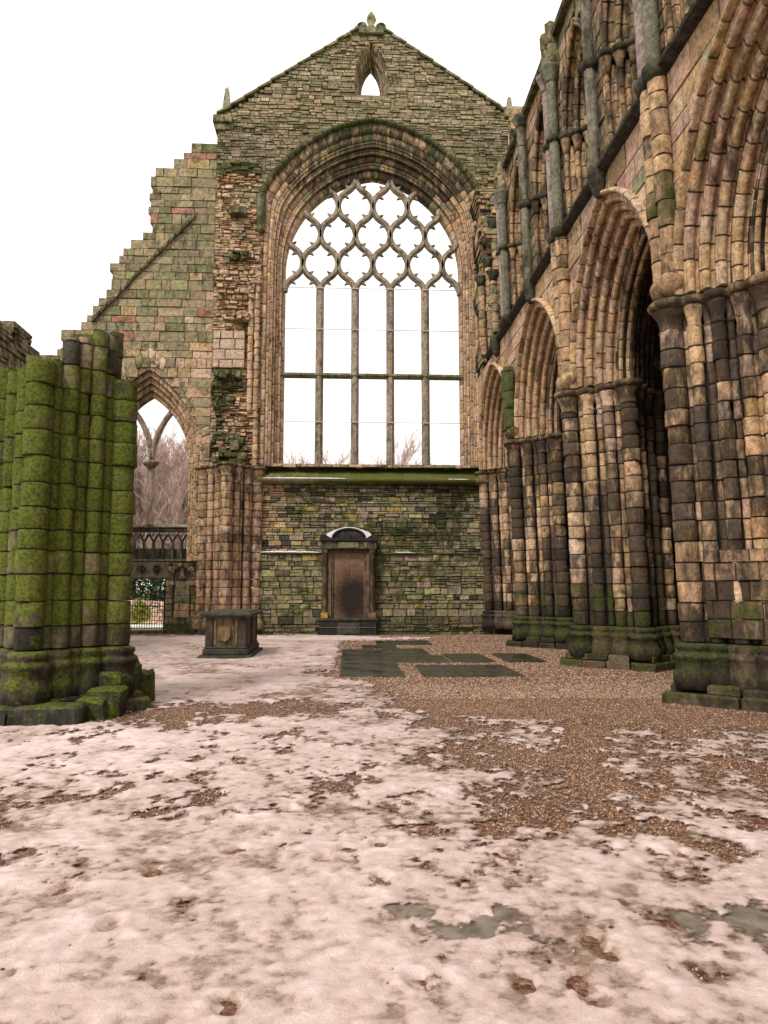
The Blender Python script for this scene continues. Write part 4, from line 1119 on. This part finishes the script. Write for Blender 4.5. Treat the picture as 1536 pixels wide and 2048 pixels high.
def sheet(name, xs, ys, zf, mat, attr=None):
    X, Y = np.meshgrid(xs, ys); Z, th = zf(X, Y)
    co = np.stack([X.ravel(), Y.ravel(), Z.ravel()], 1).astype(np.float32)
    nx, ny = len(xs), len(ys); i = np.arange(nx*ny).reshape(ny, nx)
    q = np.stack([i[:-1, :-1], i[:-1, 1:], i[1:, 1:], i[1:, :-1]], -1).reshape(-1, 4)
    keep = (Z.ravel()[q].max(1) > -.03) if attr else np.ones(len(q), bool)
    q = q[keep]
    me = bpy.data.meshes.new(name); me.vertices.add(len(co)); me.vertices.foreach_set('co', co.ravel())
    me.loops.add(q.size); me.loops.foreach_set('vertex_index', q.ravel().astype(np.int32))
    me.polygons.add(len(q)); me.polygons.foreach_set('loop_start', np.arange(0, q.size, 4, dtype=np.int32))
    try: me.polygons.foreach_set('loop_total', np.full(len(q), 4, dtype=np.int32))
    except Exception: pass
    me.polygons.foreach_set('use_smooth', np.ones(len(q), bool))
    if attr:
        a = me.attributes.new('thick', 'FLOAT', 'POINT'); a.data.foreach_set('value', th.ravel().astype(np.float32))
        a = me.attributes.new('cov', 'FLOAT', 'POINT'); a.data.foreach_set('value', cover(X, Y).ravel().astype(np.float32))
    me.materials.append(mat); me.update(); me.validate()
    o = bpy.data.objects.new(name, me); C.objects.link(o); return o
# gravel material
gm, n, l, b = nm('brown_gravel'); g = n.new('ShaderNodeNewGeometry'); pos = g.outputs['Position']
v1 = n.new('ShaderNodeTexVoronoi'); v1.inputs['Scale'].default_value = 42; l.new(pos, v1.inputs['Vector'])
v2 = n.new('ShaderNodeTexVoronoi'); v2.inputs['Scale'].default_value = 17; l.new(pos, v2.inputs['Vector'])
cr = n.new('ShaderNodeValToRGB'); e = cr.color_ramp.elements
e[0].position = 0; e[0].color = (.06, .03, .02, 1); e[1].position = 1; e[1].color = (.42, .29, .20, 1)
for p, c in ((.3, (.15, .08, .05, 1)), (.55, (.25, .14, .09, 1)), (.75, (.20, .15, .10, 1)), (.88, (.34, .22, .15, 1))):
    x = e.new(p); x.color = c
sp = n.new('ShaderNodeSeparateColor'); l.new(v1.outputs['Color'], sp.inputs[0]); l.new(sp.outputs[0], cr.inputs[0])
col = mixc(n, l, ramp(n, l, noise(n, l, pos, .9, 5, .6), .35, .7), cr.outputs[0], (.20, .115, .07)); 
col2 = mixc(n, l, .35, cr.outputs[0], col); col2 = mixc(n, l, 1.0, col2, (.95, .80, .72), 'MULTIPLY'); f7 = noise(n, l, pos, .55, 6, .7); col2 = mixc(n, l, ramp(n, l, f7, .38, .62, .6, 0), col2, mixc(n, l, 1.0, col2, (.55, .5, .5), 'MULTIPLY'))
l.new(col2, b.inputs['Base Color']); b.inputs['Roughness'].default_value = .6
bp = n.new('ShaderNodeBump'); bp.inputs['Strength'].default_value = .9; bp.inputs['Distance'].default_value = .012; bp.invert = True
l.new(v1.outputs['Distance'], bp.inputs['Height']); l.new(bp.outputs[0], b.inputs['Normal'])
def gz(X, Y): return .018*fbm(X*.9, Y*.9, 77, 4)-.012, None
ys = np.concatenate([np.arange(-6, 2, .5), np.arange(2, 12, .08), np.arange(12, 27.9, .2)])
o = sheet('gravel_floor', np.arange(-10.5, 10.6, .12), ys, gz, gm); o['kind'] = 'structure'
grd = plain('winter_grass', (.10, .16, .03), .9, .5, 3, .4, col2=(.16, .15, .05))
m = MB(); m.v = [(-1500, -1500, -.12), (1500, -1500, -.12), (1500, 2500, -.12), (-1500, 2500, -.12)]; m.face((0, 1, 2, 3), (.1, .1, .1), 0, 0)
o = m.build('ground', grd); o['kind'] = 'structure'
# slush: translucent where it is only a film
sn, n, l, b = nm('melting_slush'); g = n.new('ShaderNodeNewGeometry'); pos = g.outputs['Position']
at = n.new('ShaderNodeAttribute'); at.attribute_name = 'thick'
f1 = noise(n, l, pos, 3.2, 6, .6); f2 = noise(n, l, pos, 22, 7, .7); f3 = noise(n, l, pos, 90, 4, .7)
t = mth(n, l, 'ADD', at.outputs['Fac'], mth(n, l, 'MULTIPLY', mth(n, l, 'SUBTRACT', f1, .5), .9))
t = mth(n, l, 'ADD', t, mth(n, l, 'MULTIPLY', mth(n, l, 'SUBTRACT', f2, .5), .55))
wet = (.25, .165, .12); mid = (.57, .43, .375); cl = (.80, .66, .615)
c = mixc(n, l, ramp(n, l, t, -.1, .38), wet, mid); c = mixc(n, l, ramp(n, l, t, .3, 1.15), c, cl)
f4 = noise(n, l, pos, 9, 8, .75); c = mixc(n, l, mth(n, l, 'MULTIPLY', ramp(n, l, f4, .54, .66), ramp(n, l, t, .2, .7, .75, .15)), c, (.33, .24, .19))
c = mixc(n, l, mth(n, l, 'MULTIPLY', ramp(n, l, f3, .55, .7), .35), c, (.32, .24, .19))
vv = n.new('ShaderNodeTexVoronoi'); vv.inputs['Scale'].default_value = 46; l.new(pos, vv.inputs['Vector'])
hs = n.new('ShaderNodeSeparateColor'); l.new(vv.outputs['Color'], hs.inputs[0])
gc = mixc(n, l, hs.outputs[0], (.11, .065, .04), (.42, .29, .20))
c = mixc(n, l, mth(n, l, 'MULTIPLY', ramp(n, l, t, .02, .42, .7, 0), ramp(n, l, hs.outputs[1], .25, .6)), c, gc)
l.new(c, b.inputs['Base Color'])
l.new(ramp(n, l, t, 0, .7, .22, .5), b.inputs['Roughness']); b.inputs['Specular IOR Level'].default_value = .5
b.inputs['Subsurface Weight'].default_value = 0
bp = n.new('ShaderNodeBump'); bp.inputs['Strength'].default_value = .5; bp.inputs['Distance'].default_value = .02
l.new(mth(n, l, 'ADD', f2, mth(n, l, 'MULTIPLY', f3, .4)), bp.inputs['Height']); l.new(bp.outputs[0], b.inputs['Normal'])
_fr = random.Random(12)
foot = [(x_+_fr.uniform(-.06, .06)+(.12 if k_ % 2 else -.12), y_+_fr.uniform(-.08, .08)) for tr_ in ((-1.6, 3.2, .35, .62), (.9, 3.1, -.28, .6), (2.2, 4.6, -.5, .42)) for k_ in range(8) for x_, y_ in [(tr_[0]+tr_[2]*k_, tr_[1]+tr_[3]*k_)]]+[(1.12, 3.5), (1.16, 3.38), (.95, 3.15), (.98, 3.02), (-.12, 4.6), (.02, 4.75), (-.65, 4.75), (.75, 4.35), (.98, 4.6), (-.45, 3.05), (-.9, 5.4), (.35, 5.6), (-1.5, 4.2), (.3, 3.2), (-.5, 5.0)]
def sz(X, Y):
    c = cover(X, Y); h = np.clip(c, -1, 1.2)
    dim = fbm(X*4.6, Y*4.0, 33, 4, .5)-.5; und = fbm(X*1.7, Y*1.3, 43, 3)-.5; fi = fbm(X*19, Y*19, 53, 3)-.5
    z = np.where(h > 0, .012+.012*np.sqrt(np.clip(h, 0, 2))+.034*dim*np.clip(h*2, 0, 1)+.02*und*np.clip(h*2, 0, 1)+.010*fi*np.clip(h*3, 0, 1), .014+h*.5)
    pr_ = 0
    for i, (fx, fy) in enumerate(foot):
        a = .4*math.sin(i*3.1); dx, dy = X-fx, Y-fy; u = dx*math.cos(a)+dy*math.sin(a); v = -dx*math.sin(a)+dy*math.cos(a)
        r = (u/.055)**2+(v/.085)**2; z = z-.022*np.exp(-r**4)+.006*np.exp(-(r-1.7)**2*3); pr_ = pr_+np.exp(-r**3)
    th = np.clip(h*1.1, 0, .5)+.6*dim+.75*und+.9*fi-.28*np.clip(pr_, 0, 1)
    # whiter drift at the left middle distance
    th = th+.55*np.exp(-((X+2.6)/1.3)**2)*np.exp(-((Y-8)/1.0)**2)+.5*np.exp(-((Y-24.4)/.8)**2)-.05
    return z+gz(X, Y)[0], th
ys = [2.2]
while ys[-1] < 26.4: ys.append(ys[-1]+max(.014, .0042*ys[-1]**1.25*.5))
ys = np.array(ys)
o = sheet('snow', np.arange(-9, 5.2, .022), ys[ys < 9.5], sz, sn, True); o['kind'] = 'stuff'; o['label'] = 'thin pinkish melting snow with footprints over the near floor'
o2 = sheet('snow', np.arange(-8.8, 5.4, .05), ys[ys >= ys[ys < 9.5][-1]], sz, sn, True); o2['kind'] = 'stuff'; o2['label'] = 'thin melting snow over the far part of the floor'
cv = n.new('ShaderNodeAttribute'); cv.attribute_name = 'cov'
al = mth(n, l, 'ADD', cv.outputs['Fac'], mth(n, l, 'MULTIPLY', mth(n, l, 'SUBTRACT', f2, .5), .5))
tb_ = n.new('ShaderNodeBsdfTransparent'); ms = n.new('ShaderNodeMixShader'); l.new(ramp(n, l, al, .0, .24), ms.inputs[0])
l.new(tb_.outputs[0], ms.inputs[1]); l.new(b.outputs[0], ms.inputs[2]); l.new(ms.outputs[0], n['Material Output'].inputs['Surface'])
# loose pebbles where the gravel shows
def pebbles(name, N, x0, x1, y0, y1, s0, s1, seed):
    rs = np.random.RandomState(seed)
    yy = y0+(y1-y0)*rs.rand(N*6)**1.3; xx = x0+(x1-x0)*rs.rand(N*6)
    c = cover(xx, yy); p = np.clip(.3-c*2.2, .03, 1); 
    ok = (rs.rand(N*6) < p) & (c < .35) & (np.abs(xx/yy-.05) < .62)
    for (a, b_, c0, d, _) in slabs: ok &= ~((xx > a-.02) & (xx < b_+.02) & (yy > c0-.02) & (yy < d+.02))
    xx, yy, c = xx[ok][:N], yy[ok][:N], c[ok][:N]; n_ = len(xx)
    base = np.array([(1, 0, 0), (0, 1, 0), (-1, 0, 0), (0, -1, 0), (0, 0, 1), (0, 0, -1)], float)
    r = s0+(s1-s0)*rs.rand(n_, 1, 1)**2; sc = r*(.7+.6*rs.rand(n_, 1, 3)); sc[:, :, 2] *= .65
    a = rs.rand(n_)*6.28; V = base[None]*sc*(1+.3*(rs.rand(n_, 6, 1)-.5))
    ca, sa_ = np.cos(a)[:, None], np.sin(a)[:, None]
    P = np.stack([V[..., 0]*ca-V[..., 1]*sa_, V[..., 0]*sa_+V[..., 1]*ca, V[..., 2]], -1)
    zz = sz(xx, yy)[0]; zz = np.maximum(zz, gz(xx, yy)[0])
    P += np.stack([xx, yy, zz+.003], -1)[:, None, :]
    F_ = np.array([(0, 1, 4), (1, 2, 4), (2, 3, 4), (3, 0, 4), (1, 0, 5), (2, 1, 5), (3, 2, 5), (0, 3, 5)])
    FF = (F_[None]+np.arange(n_)[:, None, None]*6).reshape(-1, 3)
    me = bpy.data.meshes.new(name); me.from_pydata(P.reshape(-1, 3).tolist(), [], FF.tolist())
    pal = np.array([(.30, .18, .11), (.42, .28, .19), (.18, .10, .06), (.50, .38, .28), (.36, .25, .16), (.12, .09, .07), (.40, .22, .14)])
    cc = pal[rs.randint(0, len(pal), n_)]*(.7+.6*rs.rand(n_, 1)); cc = np.repeat(np.concatenate([cc, np.ones((n_, 1))], 1), 8, 0).astype(np.float32)
    at_ = me.attributes.new('tint', 'FLOAT_COLOR', 'FACE'); at_.data.foreach_set('color', cc.ravel())
    me.polygons.foreach_set('use_smooth', np.ones(len(FF), bool))
    me.materials.append(M['pebble']); o = bpy.data.objects.new(name, me); C.objects.link(o); return o
pb, n, l, b = nm('wet_pebble'); at = n.new('ShaderNodeAttribute'); at.attribute_name = 'tint'; l.new(at.outputs['Color'], b.inputs['Base Color']); b.inputs['Roughness'].default_value = .45
M['pebble'] = pb
o = pebbles('gravel', 45000, -5, 6, 2.6, 12.5, .006, .0135, 3); o['kind'] = 'stuff'; o['label'] = 'loose brown gravel showing through the melting snow'
o = pebbles('gravel', 40000, -8, 6.5, 11, 26, .011, .024, 4); o['kind'] = 'stuff'; o['label'] = 'brown gravel of the farther floor'
# snow lying on the wall ledges and the monument
def snowcap(lab, rings):
    m = MB(); m.loft(rings, smooth=True); o = m.build('snow_cap', 'snow'); o['kind'] = 'stuff'; o['label'] = lab
def strip(x0, x1, y0, y1, z, h, lab, N=26, slope=0):
    R_ = []
    for k in range(N+1):
        x = x0+(x1-x0)*k/N; e = min(1, 4*min(k, N-k)/N+.08); hh = h*e*rnd.uniform(.6, 1.2); yy = y0+rnd.uniform(-.015, .015)
        R_.append([(x, yy, z), (x, yy+.01, z+hh*.7), (x, (yy+y1)/2, z+hh+slope*.5), (x, y1, z+hh*.8+slope), (x, y1, z-.02+slope)])
    snowcap(lab, R_)
strip(-3.2, -.88, 26.48, 26.72, 2.895, .06, 'white snow line on the ledge left of the wall monument')
strip(1.7, 2.5, 26.5, 26.68, 2.895, .035, 'short patch of snow on the ledge right of the wall monument')
strip(-3.0, .0, 26.36, 26.44, 5.545, .016, 'snow on the left end of the great window sill', slope=.03)
strip(3.6, 4.4, 26.36, 26.42, 5.545, .012, 'snow on the right end of the great window sill', slope=.02)
ao = [(pc[0]+.62*math.cos(t), 3.367+.38*math.sin(t)) for t in np.linspace(.05, math.pi-.05, 15)]
ao2 = [(pc[0]+(.64+.16*abs(math.cos(t))**6)*math.cos(t), 3.37+.395*math.sin(t)+.012+.09*abs(math.cos(t))**5+rnd.uniform(-.008, .008)) for t in np.linspace(math.pi-.05, .05, 15)]
snowcap('crescent of snow on top of the wall monument', [[(x, y, z) for x, z in ao+ao2] for y in (26.01, 26.55)])

# ------------------------------------------------------------------ beyond the walls
def tree(name, label, x, y, h, spread, seed, group, up=.6, mat='twig', levels=4, crown0=.15, nmain=26, trunk_r=.16, tw=.016):
    r = random.Random(seed); t = thing(name, label, 'tree', (x, y, -.1), group)
    tk = MB(); cr_ = MB()
    def tube(mb, p, q, a, b):
        d = (q-p); 
        if d.length < 1e-5: return
        d.normalize(); u = d.orthogonal().normalized(); v = d.cross(u)
        mb.loft([[p+u*a*math.cos(t_)+v*a*math.sin(t_) for t_ in (0, 2.09, 4.19)], [q+u*b*math.cos(t_)+v*b*math.sin(t_) for t_ in (0, 2.09, 4.19)]], (.2, .15, .12), 0, 0, True, caps=False)
    P = [Vector((x+r.uniform(-.12, .12)*k*.5, y, -.1+h*.92*k/6)) for k in range(7)]
    for k in range(6): tube(tk, P[k], P[k+1], trunk_r*(1-k/6.3), trunk_r*(1-(k+1)/6.3))
    def branch(p, d, L, rad, lv):
        q = p; seg = 3
        for s in range(seg):
            d2 = (d+Vector((r.uniform(-.22, .22), r.uniform(-.22, .22), r.uniform(-.05, .2)))).normalized()
            q2 = q+d2*L/seg; tube(cr_, q, q2, rad*(1-s/seg*.6), rad*(1-(s+1)/seg*.6))
            if lv > 0:
                for _ in range(2 if lv > 1 else 3):
                    dd = (d2+Vector((r.uniform(-.8, .8), r.uniform(-.8, .8), r.uniform(-.2, .6)))).normalized()
                    branch(q+(q2-q)*r.random(), dd, L*r.uniform(.4, .6), max(tw, rad*.5), lv-1)
            q = q2; d = d2
    for k in range(nmain):
        f = crown0+(1-crown0)*(k/nmain); z = h*.92*f; a = r.uniform(0, 6.28)
        d = Vector((math.cos(a)*(1-up), math.sin(a)*(1-up), up+.1)).normalized()
        i = min(5, int(f*6)); base = P[i]+(P[i+1]-P[i])*(f*6-i if f < 1 else 1)
        branch(base, d, spread*(1.1-.6*f)*r.uniform(.8, 1.2), trunk_r*.35*(1.15-f), levels-2)
    tk.build('trunk', 'bark', t); cr_.build('crown', mat, t)
    return t
wh = ['leftmost', 'left', 'middle', 'right', 'rightmost']
for k in range(22):
    x = -19.0+k*.55+rnd.uniform(-.2, .2); yy = 46+rnd.uniform(-1.5, 5)
    tree('bare_tree', 'bare pinkish twiggy tree standing close among others beyond the aisle window', x, yy, 10.8+rnd.uniform(-1, .8), 3.2, 100+k, 'thicket of bare trees beyond the aisle window', up=.72, nmain=36, levels=4, trunk_r=.13, tw=.017)
for x, y, h, sp_, lab in ((-4.6, 62, 12.6, 3.6, 'faint bare tree top in the first light of the great window'), (-.9, 60, 12.4, 3.6, 'small bare tree top in the second light of the great window'), (3.6, 55, 12.0, 4.2, 'largest bare tree top, in the middle light of the great window'), (6.6, 60, 11.8, 3.8, 'bare tree top in the fourth light of the great window')):
    tree('bare_tree', lab, x, y, h, sp_, int(x*10)+500, 'bare tree tops beyond the great window', up=.5, nmain=44, levels=4, trunk_r=.16, tw=.015, crown0=.35)
m = MB(); rr = random.Random(5)
for k in range(9000):
    x, y, z = rr.uniform(-16, -8), rr.uniform(39, 41), rr.uniform(0, 2.4)+.3*math.sin(rr.uniform(0, 6)); s = .08
    a, b_ = rr.uniform(0, 6.28), rr.uniform(-1, 1)
    u = Vector((math.cos(a), math.sin(a), b_)).normalized()*s; v = Vector((-math.sin(a), math.cos(a), rr.uniform(-1, 1))).normalized()*s
    p = Vector((x, y, z)); i = len(m.v); m.v += [tuple(p-u), tuple(p+v), tuple(p+u), tuple(p-v)]; m.face((i, i+1, i+2, i+3), (.1, .1, .1), 0, 0)
o = m.build('hedge', 'hedge'); o['label'] = 'dark green garden hedge seen through the iron gate'; o['category'] = 'hedge'
m = MB()
for k in range(900):
    a = rr.uniform(0, 6.28); q = rr.random(); x, y, z = -9.4+.5*math.cos(a)*q, 34.6+.4*math.sin(a)*q, .1+rr.random()*1.15*(1-q*.5); s = .06
    u = Vector((rr.uniform(-1, 1), rr.uniform(-1, 1), rr.uniform(-1, 1))).normalized()*s; v = Vector((rr.uniform(-1, 1), rr.uniform(-1, 1), rr.uniform(-1, 1))).normalized()*s
    p = Vector((x, y, z)); i = len(m.v); m.v += [tuple(p-u), tuple(p+v), tuple(p+u), tuple(p-v)]; m.face((i, i+1, i+2, i+3), (.1, .1, .1), 0, 0)
o = m.build('shrub', 'shrub'); o['label'] = 'small yellow leaved shrub in front of the hedge behind the gate'; o['category'] = 'shrub'
m = MB()
wall(m, lambda z: [(-15, -7.0)], -.1, 1.0, lambda u, z, n: (u, 37-n+z*.9, z+.05*math.sin(u)), (.12, .2), (.2, .5), lambda u, z: (pick(PINK, .2), 0, 0, 0), prot=.05, depth=.4, wob=.02)
o = m.build('garden_wall', 'stone'); o['label'] = 'low sloping bank of pinkish stones behind the gate'; o['category'] = 'wall'
m = MB(); m.box(-16, -5, 30.2, 31.0, -.14, -.09); m.box(-16, -5, 33.6, 36.2, -.14, -.085)
o = m.build('garden_path', 'snow'); o['kind'] = 'structure'
